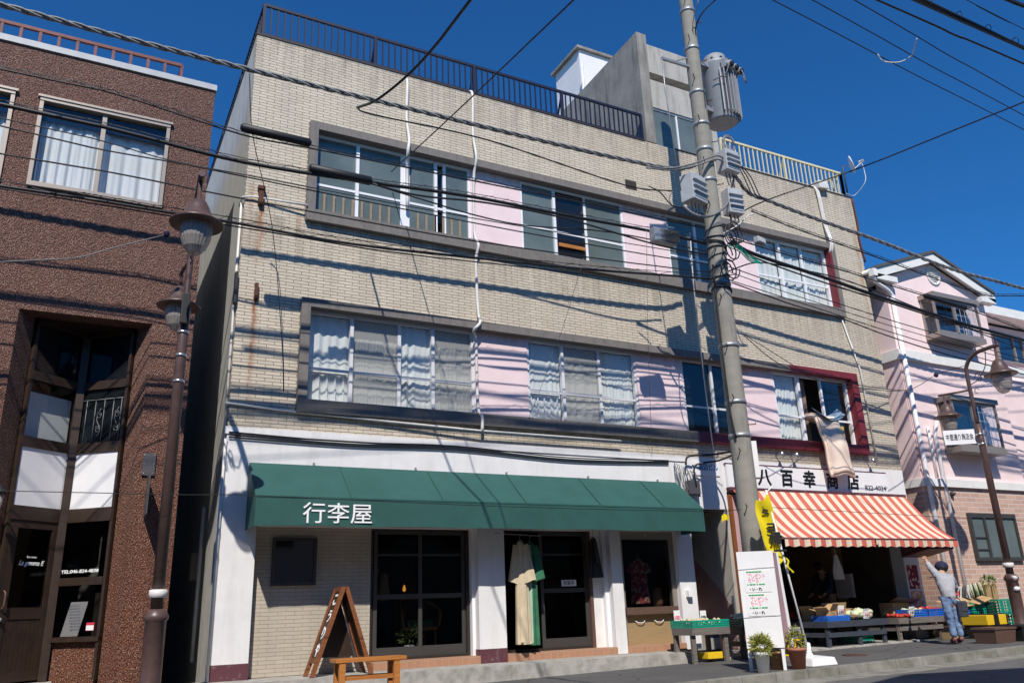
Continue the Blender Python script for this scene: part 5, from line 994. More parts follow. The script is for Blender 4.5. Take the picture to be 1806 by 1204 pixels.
# spotlights over the shop sign
for lab, x in (('small silver sign spotlight below the maroon frame beside the pole', 12.35), ('small silver sign spotlight in the middle of the maroon frame', 12.75), ('small silver sign spotlight at the right end of the shop sign', 15.0)):
    t = thing('spotlight', lab, 'spotlight', (x, -.05, 3.5), 'spotlights above the greengrocer sign'); b = MB(); b.tube([(x, .0, 3.52), (x+.02, -.16, 3.55)], .012, 6); b.build('bracket', 'galv', t)
    MB().lathe((x+.02, -.16, 3.52), [(.02, .06), (.035, .03), (.06, -.06), (.05, -.06), (0, -.02)], 14).build('lamp_head', 'chrome', t)
# ------------------------------------------------------------------ sandwich board, bench
def px_(x, y): return Vector((x, y, 0))
S = thing('sandwich_board', 'wooden A-frame sandwich board with white hiragana in front of the tiled wall', 'sign', (3.3, -.2, 0))
def leaf(x0, xt, y0, y1, name, txt):       # a leaning framed panel: foot at x0, top at xt
    f = MB(); zt = 1.14
    for y in (y0, y1-.04): f.hexa([(x0-.03, y, 0), (x0+.03, y, 0), (x0-.03, y+.04, 0), (x0+.03, y+.04, 0), (xt-.03, y, zt), (xt+.03, y, zt), (xt-.03, y+.04, zt), (xt+.03, y+.04, zt)])
    for k in (.17, .97):
        x = x0+(xt-x0)*k; z = zt*k; f.hexa([(x-.025, y0+.04, z-.03), (x+.025, y0+.04, z-.03), (x-.025, y1-.04, z-.03), (x+.025, y1-.04, z-.03), (x-.025, y0+.04, z+.03), (x+.025, y0+.04, z+.03), (x-.025, y1-.04, z+.03), (x+.025, y1-.04, z+.03)])
    F = f.build('frame', 'wood_red', S); a, c = .2, .945; p = MB(); x1, x2 = x0+(xt-x0)*a, x0+(xt-x0)*c
    p.hexa([(x1-.008, y0+.04, zt*a), (x1+.008, y0+.04, zt*a), (x1-.008, y1-.04, zt*a), (x1+.008, y1-.04, zt*a), (x2-.008, y0+.04, zt*c), (x2+.008, y0+.04, zt*c), (x2-.008, y1-.04, zt*c), (x2+.008, y1-.04, zt*c)]); p.build('board', 'dark_wood', F)
    if txt:
        up = Vector((xt-x0, 0, zt)).normalized()
        for i, ch in enumerate('こうりや'):
            k = .80-.19*i; o = Vector((x0+(xt-x0)*k-.012, (y0+y1)/2+.085, zt*k)); text(ch, .19, 'white_txt', F, o, right=(0, -1, 0), up=up, bold=.006)
leaf(2.98, 3.38, -.52, -.14, 'left', True); leaf(3.80, 3.42, -.50, -.12, 'right', False)
MB().prism([(3.12, .22), (3.66, .22), (3.41, 1.06), (3.37, 1.06)], 'y', -.135, -.12).build('back_panel', 'dark_wood', S)
MB().tube([(3.12, -.10, .4), (3.68, -.10, .38)], .006, 5).build('stay_chain', 'galv', S)
S = thing('bench', 'low orange brown wooden bench on the pavement in front of the left shop', 'bench', (3.55, -1.05, -.26))
gz = ground_z(3.5); b = MB(); b.box(3.08, 4.02, -1.12, -.98, .195, .24, .006); b.box(3.08, 4.02, -1.27, -1.14, .195, .24, .006); b.build('seat', 'wood_bench', S)
for x in (3.16, 3.88):
    for y in (-1.26, -1.05): MB().box(x-.03, x+.05, y, y+.06, gz, .195, .004).build('leg', 'wood_bench', S)
b = MB(); b.box(3.22, 3.86, -1.22, -1.19, -.02, .03); b.box(3.22, 3.86, -1.04, -1.01, -.02, .03); b.build('stretcher', 'wood_bench', S)
S = thing('vase_plant', 'green leafy plant in a white vase inside the shop door glass', 'potted plant', (4.72, .5, .1))
MB().lathe((4.72, .5, .1), [(.05, 0), (.09, .05), (.10, .12), (.07, .2), (.06, .2), (0, .12)], 16).build('vase', 'white_plastic', S)
def foliage(c, r, n, size, name, mat, parent, seed=1, up=.5, long=1.0):
    rg = random.Random(seed); b = MB()
    for i in range(n):
        d = Vector((rg.gauss(0, 1), rg.gauss(0, 1), rg.gauss(up, .8))).normalized(); p = Vector(c)+Vector((d.x*r[0], d.y*r[1], d.z*r[2]))*rg.uniform(.35, 1)
        t = (d+Vector((rg.uniform(-.6, .6), rg.uniform(-.6, .6), rg.uniform(-.6, .3)))).normalized(); s = t.orthogonal().normalized(); s = (Matrix.Rotation(rg.uniform(0, 6.3), 3, t) @ s); l = size*rg.uniform(.6, 1.3)*long; w_ = size*rg.uniform(.35, .5)
        n_ = t.cross(s); b.face([p, p+t*l*.5+s*w_*.5+n_*.1*l, p+t*l, p+t*l*.5-s*w_*.5+n_*.1*l])
    return b.build(name, mat, parent, normals=False)
foliage((4.72, .48, .42), (.2, .15, .18), 90, .07, 'leaves', 'leaf', S, 4)
# clothes on hangers
def garment(name, label, mat, cx, cy, ztop, zbot, wt, wb, sl, lean=0, seed=0, trim=None, ang=0.0, cut=None):
    t = thing(name, label, 'garment', (cx, cy, ztop)); ca, sa = math.cos(ang), math.sin(ang)
    def R_(x, y, z): return (cx+x*ca-y*sa, cy+x*sa+y*ca, z)
    def fn(u, v):
        a = 2*math.pi*u; hw = (wt+(wb-wt)*v)*(1-.55*max(0, .1-v)/.1); dp = (.05+.08*v)*(1-.5*max(0, .08-v)/.08); k = 1+.14*v*math.sin(a*5+seed)+.08*v*math.sin(a*9+2*seed)
        return R_(hw*math.cos(a)*k+lean*v, dp*math.sin(a)*k, ztop-(ztop-zbot)*v)
    MB().grid(fn, 60, 16).build('body', mat, t)
    for s in (-1, 1):
        def sf(u, v, s=s):
            a = 2*math.pi*u; r_ = .055+.05*v; c = (s*(wt*.72+.05*v), -.01-.02*v, ztop-.06-sl*v); return R_(c[0]+r_*math.cos(a)*(1+.2*math.sin(3*a+seed)), c[1]+r_*.55*math.sin(a), c[2]+r_*.35*math.cos(a)*s)
        MB().grid(sf, 24, 6).build('sleeve', mat, t)
    b = MB(); b.tube(smooth_path([R_(-wt*.8, 0, ztop-.05), R_(0, 0, ztop+.02), R_(wt*.8, 0, ztop-.05)], 4), .008, 5); b.tube(smooth_path([R_(0, 0, ztop+.02), R_(0, 0, ztop+.08), R_(.03, 0, ztop+.11)], 4), .005, 5); b.build('hanger', 'galv', t)
    if trim:
        b = MB(); b.grid(lambda u, v: R_(-.03+.06*u+lean*v, -(.052+.09*v)-.006, ztop-(ztop-zbot)*(.02+.96*v)), 4, 14); b.build('collar_band', trim, t)
    return t
garment('kimono', 'long cream kimono hanging outside the shop door, left of the green one', 'cream_cloth', 6.40, -.06, 1.80, .24, .09, .12, .58, .0, 1, 'cream_cloth', -.55)
garment('kimono', 'long green kimono with pale mint front hanging just right of the cream one', 'green_cloth', 6.60, -.02, 1.78, .22, .09, .10, .54, .0, 2.2, 'mint_cloth', -.7)
garment('jacket', 'black jacket hanging at the right end of the shop doorway', 'black', 7.86, .02, 1.88, 1.22, .10, .09, .4, .03, 3, None, .9)
b = MB().tube([(5.98, .0, 1.93), (6.85, .06, 1.90)], .008, 6); single(b, 'hanger_rod', 'galv', (6.4, 0, 1.9), 'thin metal rod under the awning carrying the kimonos', 'rod')
t = garment('kimono', 'red patterned kimono on display in the show window', 'floral', 8.98, .32, 1.52, .78, .16, .17, .16, 0, .4, None, 0)
S = thing('wicker_stool', 'small pale wicker basket stool on the show window shelf', 'stool', (9.36, .35, .72)); MB().lathe((9.36, .35, .72), [(.09, 0), (.10, .1), (.09, .22), (.07, .30), (.05, .31), (0, .3)], 18).build('basket_body', 'wicker_pot', S)
MB().lathe((9.36, .35, 1.02), [(.08, 0), (.085, .01), (.08, .02), (0, .02)], 18).build('basket_rim', 'wicker_pot', S)

# ------------------------------------------------------------------ notice stand by the pole, banner, pots
S = thing('notice_stand', 'tall white notice stand with handwritten sale posters leaning by the pole', 'notice board', (8.9, -2.75, -.18))
P0, P1 = Vector((8.60, -2.62, 0)), Vector((9.02, -3.0+.08, 0)); ru = (P1-P0).normalized(); nn = Vector((ru.y, -ru.x, 0)); PW = (P1-P0).length
def on(u, z, o=0): return P0+ru*u+nn*o+Vector((0, 0, z))
MB().obox(on(PW/2, .78), ru, nn, (0, 0, 1), PW/2, .012, .66).build('board', 'sign_white', S)
for u in (.03, PW-.03): MB().obox(on(u, -.05, -.02), ru, nn, (0, 0, 1), .022, .015, .17).build('leg', 'steel_white', S)
Q0 = on(PW+.12, 0, -.38)
b = MB(); b.bar(Q0+Vector((.08, 0, -.19)), Q0+Vector((-.02, 0, 1.43)), .05, .045); b.build('rear_post', 'steel_white', S)
b = MB(); a0, a1 = on(PW, .14, -.02), Q0+Vector((.05, 0, .14)); b.hexa([a0, a1, a0+nn*-.012, a1+nn*-.012, a0+Vector((0, 0, 1.28)), a1+Vector((-.05, 0, 1.28)), a0+Vector((0, 0, 1.28))+nn*-.012, a1+Vector((-.05, 0, 1.28))+nn*-.012]); b.build('side_panel', 'pinkdark', S)
for zc in (1.02, .70):
    pz = MB().obox(on(PW*.5, zc, .016), ru, nn, (0, 0, 1), PW*.36, .002, .15).build('poster', 'sign_white', S)
    text('プレゼント', .09, 'pink_txt', pz, on(PW*.24, zc+.04, .019), right=ru, width=.24); text('セール', .08, 'pink_txt', pz, on(PW*.24, zc-.015, .019), right=ru, width=.15)
    text('ーーーーー', .05, 'green_txt', pz, on(PW*.2, zc+.115, .019), right=ru, width=.22, bold=.006); text('・ーー・ーー', .05, 'green_txt', pz, on(PW*.2, zc-.06, .019), right=ru, width=.25, bold=.006); text('・い・れ', .05, 'black_txt', pz, on(PW*.26, zc-.125, .019), right=ru, width=.17, bold=.002)
b = MB()
for z in (1.19, .53): b.tube([on(-.005, z, .02), on(PW*.5, z+.015, .022), on(PW+.01, z+.02, .02)], .003, 4)
b.build('string', 'galv', S)
S = thing('banner', 'yellow cloth banner with black writing tangled round a white pole', 'banner', (9.9, -2.6, -.2))
pb, pt = Vector((9.86, -2.55, -.05)), Vector((9.42, -2.55, 2.38)); b = MB(); b.tube([pb, pt], .016, 8); b.tube([pt+Vector((.0, 0, -.04)), pt+Vector((.12, -.02, .05))], .010, 6); b.build('banner_pole', 'white_plastic', S)
MB().hexa([(9.62, -2.82, -.19), (10.10, -2.86, -.185), (9.62, -2.38, -.19), (10.10, -2.42, -.185), (9.65, -2.80, -.06), (10.07, -2.83, -.06), (9.67, -2.40, -.04), (10.05, -2.44, -.04)], .03).build('water_base', 'white_plastic', S)
MB().lathe((9.86, -2.55, -.10), [(.06, 0), (.05, .08), (.035, .10), (.035, .22), (.02, .24)], 14).build('pole_socket', 'white_plastic', S)
bd = Vector((-.80, .45, 0)).normalized(); bn = Vector((-.45, -.80, 0)).normalized()
def ban(u, v):
    z = 2.30-1.0*v; w_ = .18+.10*math.sin(math.pi*min(1, v*.95))+.022*math.sin(v*7+1); c = pt+(pb-pt)*((2.38-z)/2.43)
    return Vector((c.x, c.y, z))+bd*(w_*u-.02)+bn*(.025*math.sin(u*5+v*5)+.010*math.sin(v*13+u*3))+Vector((0, 0, .03*math.sin(u*7+1)-.10*u*(1-v)))
MB().grid(ban, 14, 40).build('banner_cloth', 'yellow_ban', S)
b = MB(); b.grid(lambda u, v: (9.55+.03*math.sin(v*8)+.04*u+.09*v, -2.62, 1.36-.22*v), 2, 12); b.build('banner_tail', 'yellow_ban', S)
for ch, v, sz in (('ミ', .22, .15), ('ヨ', .50, .16), ('帰', .70, .20), ('一', .90, .2)): text(ch, sz, 'black_txt', S, ban(.72, v)+bn*.045, bold=.008, right=-bd)
b = MB(); b.grid(lambda u, v: (9.05+.2*u, -1.9-.05*math.sin(u*5), 2.05-.10*v*(1-u*.4)+.03*math.sin(u*8)), 8, 3); single(b, 'banner_scrap', 'yellow_ban', (9.1, -1.9, 2), 'small yellow banner scrap tied left of the pole', 'banner scrap')
def pot(name, label, c, r, h, mat, leafmat, n, seed, sp, size, long=1.0):
    t = thing(name, label, 'potted plant', c, 'potted plants at the foot of the pole'); c = Vector(c)
    MB().lathe(c, [(r*.72, 0), (r*.98, h*.86), (r*1.1, h*.87), (r*1.1, h), (r*.95, h), (r*.9, h*.9), (0, h*.9)], 20).build('pot', mat, t); MB().lathe(c+Vector((0, 0, h*.88)), [(r*.9, 0), (0, .015)], 16).build('soil', 'soil', t)
    foliage(c+Vector((0, 0, h+sp[2]*.35)), sp, n, size, 'leaves', leafmat, t, seed, .6, long)
    return t
pot('potted_plant', 'spiky yellow green plant in a white bucket pot below the notice stand', (8.55, -2.95, -.185), .10, .27, 'white_plastic', 'leaf_yellow', 460, 2, (.14, .14, .15), .05, 1.6)
pot('potted_plant', 'dark leafed plant in a tan wicker pot under the notice stand', (9.02, -2.74, -.18), .11, .25, 'wicker_pot', 'leaf_dark', 260, 3, (.16, .15, .16), .05)
pot('potted_plant', 'variegated plant in a terracotta pot beside the banner base', (9.24, -2.92, -.175), .125, .28, 'terracotta', 'leaf_yellow', 520, 5, (.14, .13, .22), .042)

# ------------------------------------------------------------------ greengrocer display
def table(name, label, x0, x1, y0, y1, z0, zt, mat, shelf=True, mids=()):
    t = thing(name, label, 'table', ((x0+x1)/2, (y0+y1)/2, z0), 'display tables of the greengrocer'); b = MB(); n = 4
    for i in range(n): b.box(x0, x1, y0+(y1-y0)*i/n+.004, y0+(y1-y0)*(i+1)/n-.004, zt-.03, zt)
    b.box(x0, x1, y0-.03, y0+.0, zt-.10, zt+.01); b.box(x0-.03, x0, y0-.03, y1, zt-.10, zt+.01); b.box(x1, x1+.03, y0-.03, y1, zt-.10, zt+.01); b.build('table_top', mat, t)
    for x in [x0+.03, x1-.03]+list(mids):
        for y in (y0+.02, y1-.05): MB().box(x-.04, x+.04, y, y+.05, z0, zt-.03).build('leg', mat, t)
    if shelf: b = MB(); b.box(x0, x1, y0-.005, y0+.02, z0+.20, z0+.28); b.box(x0, x0+.03, y0+.07, y1, z0+.20, z0+.28); b.build('rail', mat, t)
    return t
table('display_table', 'blue black wooden table with cardboard boxes and cabbages', 12.45, 14.0, -.60, .55, -.13, .34, 'wood_navy', mids=(13.3,))
table('display_table', 'rough grey wooden table with blue crates behind the customer', 14.45, 15.75, -.55, .40, -.10, .33, 'wood_grey')
table('display_table', 'rough wooden table at the right carrying green crates', 15.95, 17.5, -.75, -.05, -.10, .32, 'wood_brown')
table('display_table', 'small grey wooden stand with the white price tray beside the stair', 9.02, 9.75, -.95, -.45, -.18, .36, 'wood_grey', shelf=False)
table('display_table', 'dark wooden trestle behind the white notice stand', 10.1, 11.2, -.9, -.35, -.16, .32, 'dark_wood')
def crate(label, x0, x1, y0, y1, z0, h, mat, cols=7, rows=3, name='crate'):
    t = thing(name, label, 'crate', ((x0+x1)/2, (y0+y1)/2, z0), 'plastic crates of the greengrocer'); b = MB(); b.box(x0, x1, y0, y1, z0, z0+.015); g = .012
    for (a, c, ax, k) in ((x0, x1, 'x', y0), (x0, x1, 'x', y1-g), (y0, y1, 'y', x0), (y0, y1, 'y', x1-g)):
        m = max(3, int(cols*(c-a)/(x1-x0)+.5))
        for i in range(m+1):
            p = a+(c-a-.02)*i/m
            b.box(p, p+.02, k, k+g, z0, z0+h) if ax == 'x' else b.box(k, k+g, p, p+.02, z0, z0+h)
        for i in range(rows+1):
            z = z0+(h-.022)*i/rows
            b.box(a, c, k-.001, k+g+.001, z, z+(.03 if i == rows else .016)) if ax == 'x' else b.box(k-.001, k+g+.001, a, c, z, z+(.03 if i == rows else .016))
    b.build('crate_body', mat, t); return t
def heap(name, label, c, sp, n, r, mat, cat, seed, scale=(1, 1, 1), group='produce heaps at the greengrocer'):
    rg = random.Random(seed); b = MB()
    for i in range(n): b.ball((c[0]+rg.uniform(-1, 1)*sp[0], c[1]+rg.uniform(-1, 1)*sp[1], c[2]+r*.8+rg.random()*sp[2]), r*rg.uniform(.8, 1.15), 1, scale)
    o = single(b, name, mat, c, label, cat, group); o['kind'] = 'stuff'; return o
crate('emerald shallow tray of small pale bulbs beside the stair', 9.0, 9.78, -.98, -.42, .37, .11, 'green_crate', 14, 3); heap('bulb_heap', 'heap of pale bulbs in the emerald tray', (9.38, -.7, .39), (.32, .22, .08), 150, .03, 'bulbveg', 'vegetables', 1)
for lab, x, z, tx in (('white price card with pink figures at the left of the emerald tray', 9.06, .48, 'pink_txt'), ('white price card with black figures at the right of the emerald tray', 9.62, .46, 'black_txt')):
    t = thing('price_card', lab, 'price card', (x, -.6, z), 'handwritten price cards'); MB().box(x, x+.13, -.46, -.455, z, z+.17).build('card', 'paper', t); text('100', .08, tx, t, (x+.012, -.465, z+.03), width=.10, bold=.003)
MB_ = MB().box(9.4, 9.82, -.82, -.55, .06-.18, .16-.18, .01); single(MB_, 'yellow_box', 'yellow', (9.6, -.7, -.12), 'yellow plastic box on the ground under the price tray', 'box')
crate('dark green shallow tray behind the pole and notice stand', 10.15, 10.75, -.9, -.4, .33, .12, 'dkgreen_crate', 10, 3); heap('flower_bunch', 'white and pink bunch in the dark green tray', (10.4, -.7, .42), (.2, .15, .10), 60, .035, 'bulbveg', 'vegetables', 8)
crate('pale grey blue crate on the yellow crate behind the notice stand', 10.85, 11.35, -1.0, -.6, .12, .17, 'lightgrey', 10, 4); crate('yellow crate standing behind the notice stand', 10.85, 11.35, -1.0, -.6, -.15, .25, 'yellow', 3, 1)
def carton(label, c, sx, sy, h, rot, seed, fl=.16):
    t = thing('cardboard_box', label, 'cardboard box', c, 'open cardboard boxes'); rg = random.Random(seed); ca, sa = math.cos(rot), math.sin(rot); c = Vector(c); X_, Y_ = Vector((ca, sa, 0)), Vector((-sa, ca, 0)); Zu = Vector((0, 0, 1)); b = MB()
    b.obox(c+Zu*.005, X_, Y_, Zu, sx, sy, .005)
    for d, l, w_ in ((Y_, sx, sy), (-Y_, sx, sy), (X_, sy, sx), (-X_, sy, sx)): b.obox(c+d*w_+Zu*h/2, Zu.cross(d), d, Zu, l, .004, h/2)
    b.build('box_body', 'card', t); f = MB()
    for d, l, w_ in ((Y_, sx, sy), (-Y_, sx, sy), (X_, sy, sx), (-X_, sy, sx)):
        a = rg.uniform(.2, 1.2); v = (d*math.cos(a)+Zu*math.sin(a)).normalized(); f.obox(c+d*w_+Zu*h+v*fl/2, Zu.cross(d), v.cross(Zu.cross(d)), v, l*.95, .004, fl/2)
    f.build('flap', 'card', t); return t
crate('blue grey basket under the open cartons on the blue black table', 12.52, 13.12, -.56, -.18, .345, .09, 'blue_crate', 14, 3)
carton('open carton on the blue grey basket at the left table corner', (12.72, -.36, .40), .16, .13, .13, .4, 1, .15); carton('open carton right of the first one on the blue black table', (13.02, -.30, .39), .15, .13, .12, -.25, 2, .17); carton('open carton at the back of the blue black table', (12.85, .05, .35), .18, .15, .15, .1, 5, .14)
heap('cabbage_heap', 'pale green cabbages wrapped in film on the blue black table', (13.72, -.25, .35), (.2, .2, .05), 16, .10, 'cabbage', 'vegetables', 5, (1.3, 1, .8)); heap('root_heap', 'brown knobbly roots beside the cabbages', (13.33, -.35, .35), (.13, .12, .03), 26, .045, 'tuber', 'vegetables', 6, (1.6, 1, .7))
crate('emerald bowl shaped crate on the ground under the blue black table', 13.42, 13.84, -.42, -.05, -.11, .17, 'green_crate', 6, 2)
crate('blue crate at the left of the grey wooden table', 14.98, 15.40, -.52, -.1, .335, .14, 'blue_crate', 8, 3); crate('blue crate behind the customer on the grey wooden table', 15.42, 15.9, -.52, -.1, .335, .14, 'blue_crate', 8, 3); crate('blue crate at the right near the green crates', 15.98, 16.45, -.72, -.3, .33, .14, 'blue_crate', 8, 3)
heap('tomato_heap', 'red produce in film at the left end of the grey table', (14.72, -.35, .335), (.2, .15, .03), 50, .035, 'tomato', 'vegetables', 9)
crate('emerald crate, left one on the right hand table', 16.48, 16.95, -.74, -.25, .33, .22, 'green_crate', 7, 4); crate('dark green crate between the two emerald crates', 16.98, 17.30, -.74, -.25, .33, .22, 'dkgreen_crate', 7, 4); crate('large emerald crate holding leeks on the right hand table', 17.32, 18.02, -.78, -.25, .30, .30, 'green_crate', 9, 5); crate('tall emerald crate on the ground by the right street lamp', 17.75, 18.25, -.95, -.45, -.09, .42, 'green_crate', 7, 6)
t = thing('cardboard_sheet', 'flattened cardboard lying over the crates right of the customer', 'cardboard', (16.6, -.5, .6)); MB().obox((16.55, -.5, .585), (1, .1, .08), (-.1, 1, .25), (0, -.25, 1), .52, .27, .006).build('sheet', 'card', t); MB().obox((16.85, -.72, .61), (1, .1, .18), (-.1, 1, .25), (0, -.25, 1), .3, .12, .005).build('fold', 'card', t)
t = thing('price_board', 'white handwritten price board leaning on the green crates', 'price card', (16.9, -.3, .6)); MB().obox((16.95, -.3, .76), (1, -.1, .1), (.1, 1, .3), (-.1, -.3, 1), .33, .004, .15).build('card', 'paper', t)
for i in range(6): MB().obox((16.72+.09*i, -.315+.0*i, .75+.012*i), (1, 0, .1), (.1, 1, .3), (-.1, -.3, 1), .008, .004, .09).build('ink_stroke', 'black_txt', t)
text('激安', .10, 'red_txt', t, (16.66, -.335, .72), width=.1, bold=.004)
rg = random.Random(11)
for i in range(9):
    x = 17.2+.085*i; b = MB(); b.tube([(x, -.35, .55), (x-.12, -.42, .78), (x-.22+rg.uniform(-.03, .03), -.46, .95)], [.022, .026, .012], 6); o = single(b, 'leek', 'leaf_dark' if i % 2 else 'cabbage', (x, -.35, .5), 'long leek leaning out of the large emerald crate', 'leek', 'leeks in the large emerald crate')
for i, lab in enumerate(('brown paper sleeve of greens at the left of the leeks', 'brown paper sleeve of greens right of the leeks')):
    t = thing('paper_sleeve', lab, 'paper bag', (17.55+.25*i, -.4, .55)); MB().obox((17.55+.22*i, -.45, .74), (1, 0, .25), (0, 1, .2), (-.25, -.2, 1), .09, .03, .2, .01).build('sleeve', 'card', t); foliage((17.47+.22*i, -.5, .98), (.12, .06, .1), 60, .07, 'leaves', 'leaf', t, 20+i)
t = thing('storage_bin', 'yellow banded black tub by the right street lamp', 'tub', (16.2, -1.3, -.09)); MB().hexa([(15.72, -1.5, -.1), (16.32, -1.5, -.1), (15.72, -1.1, -.1), (16.32, -1.1, -.1), (15.68, -1.55, .16), (16.38, -1.55, .16), (15.68, -1.05, .16), (16.38, -1.05, .16)]).build('tub_body', 'black', t)
MB().hexa([(15.66, -1.57, .16), (16.30, -1.57, .16), (15.66, -1.05, .16), (16.30, -1.05, .16), (15.64, -1.58, .34), (16.32, -1.58, .34), (15.64, -1.04, .34), (16.32, -1.04, .34)], .01).build('band', 'yellow', t)
MB().box(15.86, 15.98, -1.60, -1.02, .15, .36).build('strap', 'black', t)
def planter(label, x0, x1, y0, y1, z, h, mat):
    t = thing('planter', label, 'planter', ((x0+x1)/2, (y0+y1)/2, z), 'square planters at the kerb'); k = .035
    MB().hexa([(x0+k, y0+k, z), (x1-k, y0+k, z), (x0+k, y1-k, z), (x1-k, y1-k, z), (x0, y0, z+h), (x1, y0, z+h), (x0, y1, z+h), (x1, y1, z+h)]).build('planter_body', mat, t)
    b = MB()
    for a in ((x0-.01, x1+.01, y0-.01, y0+.02), (x0-.01, x1+.01, y1-.02, y1+.01), (x0-.01, x0+.02, y0+.02, y1-.02), (x1-.02, x1+.01, y0+.02, y1-.02)): b.box(*a, z+h-.03, z+h+.005)
    b.build('rim', mat, t); MB().box(x0+.02, x1-.02, y0+.02, y1-.02, z+h-.02, z+h-.01).build('soil', 'soil', t)
planter('brown square planter at the kerb', 14.5, 15.1, -2.45, -2.0, -.105, .26, 'wood_brown'); planter('black square planter right of the brown one', 15.2, 15.95, -2.5, -2.1, -.10, .27, 'black')
t = thing('crate_stack_box', 'white foam box with a black lid under the right hand table', 'box', (16.0, -.95, -.1)); MB().box(15.45, 15.7, -.95, -.7, -.1, .06, .01).build('box_body', 'wood_tan', t); MB().box(15.44, 15.71, -.96, -.69, .06, .09).build('lid', 'black', t)
# posters on the end pillar
t = thing('wall_poster', 'maroon printed poster on the white end pillar', 'poster', (15.9, -.02, 1.0)); MB().box(15.68, 16.0, -.012, -.003, .88, 1.36).build('sheet', 'poster', t)
t = thing('wall_poster', 'bright flyer with yellow and red print below the maroon poster', 'poster', (15.9, -.02, .5)); MB().box(15.68, 16.02, -.012, -.003, .52, .84).build('sheet', 'poster2', t)
t = thing('wall_poster', 'shaded white notice on the inner side of the shop doorway', 'poster', (15.2, .3, 1)); MB().box(15.12, 15.19, 1.0, 1.45, .75, 1.25).build('sheet', 'paper', t)
t = thing('open_carton', 'brown carton standing on the grey table in front of the posters', 'cardboard box', (15.2, -.15, .34)); MB().box(14.95, 15.45, -.08, .25, .335, .62, .008).build('box_body', 'card', t); MB().obox((15.25, -.16, .66), (1, 0, -.1), (0, 1, -.4), (0, .4, 1), .34, .12, .006).build('lid', 'wood_brown', t)
t = thing('carrier_bag', 'white plastic carrier bag hanging at the shop doorway', 'bag', (14.35, .6, 1.2)); b = MB(); b.grid(lambda u, v: (14.3+(.04+.11*min(1, v*1.6))*math.cos(2*math.pi*u), .6+(.02+.05*v)*math.sin(2*math.pi*u)*(1+.2*math.sin(u*31)), 1.62-.5*v), 30, 10); b.build('bag_body', 'white_plastic', t); MB().tube([(14.3, .6, 1.62), (14.3, .6, 1.85)], .006, 5).build('bag_handle', 'white_plastic', t)
# shelves of produce inside the dark shop
t = thing('produce_shelf', 'stepped wooden shelf of produce inside the dark shop', 'shelf', (12.4, 2.2, 0)); b = MB()
for i in range(3): b.box(11.2, 14.2, 1.5+.5*i, 2.0+.5*i, .35+.28*i, .38+.28*i)
for x in (11.25, 12.7, 14.1): b.box(x, x+.05, 1.5, 2.9, -.05, .35); b.box(x, x+.05, 2.5, 2.9, .35, .9)
b.build('shelf_board', 'wood_brown', t)
for i, (x, y, z, m, lab) in enumerate(((11.6, 1.7, .38, 'tomato', 'red heap at the left of the lowest inner shelf'), (12.2, 1.7, .38, 'orange', 'orange heap on the lowest inner shelf'), (12.9, 1.7, .38, 'cabbage', 'green heap on the lowest inner shelf'), (13.6, 1.7, .38, 'tomato', 'red heap at the right of the lowest inner shelf'), (11.8, 2.2, .66, 'orange', 'orange heap on the middle inner shelf'), (12.9, 2.2, .66, 'leaf', 'leafy heap on the middle inner shelf'), (13.6, 2.2, .66, 'tuber', 'brown heap on the middle inner shelf'))):
    heap('produce_heap', lab, (x, y, z), (.24, .18, .10), 60, .05, m, 'vegetables', 30+i)
for x, z, lab in ((12.05, .6, 'faded price card at the left inside the dark shop'), (12.6, .62, 'faded price card in the middle inside the dark shop'), (14.6, .55, 'tilted pink price card inside the dark shop')):
    t = thing('price_card', lab, 'price card', (x, 1.2, z), 'handwritten price cards'); MB().box(x, x+.18, 1.2, 1.205, z-.1, z+.15).build('card', 'stair_pink', t)

# ------------------------------------------------------------------ futon out of the window
t = thing('futon', 'pale futon hanging out of the open maroon framed window', 'bedding', (13.85, -.2, 4.5))
def fut(u, v):
    s = v*1.55; x = 13.72+(.66+.06*v)*(u-.5)+.13*v
    if s < .35: y, z = .18-s, 4.36+.05*math.sin(s*9)
    else: q = s-.35; y, z = -.17-.05*math.sin(min(1, q*4))-.10*min(1, q), 4.34-q+.0
    return (x, y-.02*math.sin(u*9+v*3)-.02*math.sin(v*13), z+.025*math.sin(u*6+v*4)-.05*abs(u-.5)*v)
MB().grid(fut, 20, 30).build('mattress', 'futon', t); f = t.children[0]; md = f.modifiers.new('thick', 'SOLIDIFY'); md.thickness = .04; md.offset = 0
def blk(u, v): x = 13.42+.78*u; sag = .13*math.sin(math.pi*u); return (x, -.10-.20*v-.03*math.sin(u*8), 4.55-sag-.13*v+.05*abs(u-.5)*2*(1-v))
MB().grid(blk, 20, 6).build('blanket', 'futon_blue', t); f = t.children[1]; md = f.modifiers.new('thick', 'SOLIDIFY'); md.thickness = .07

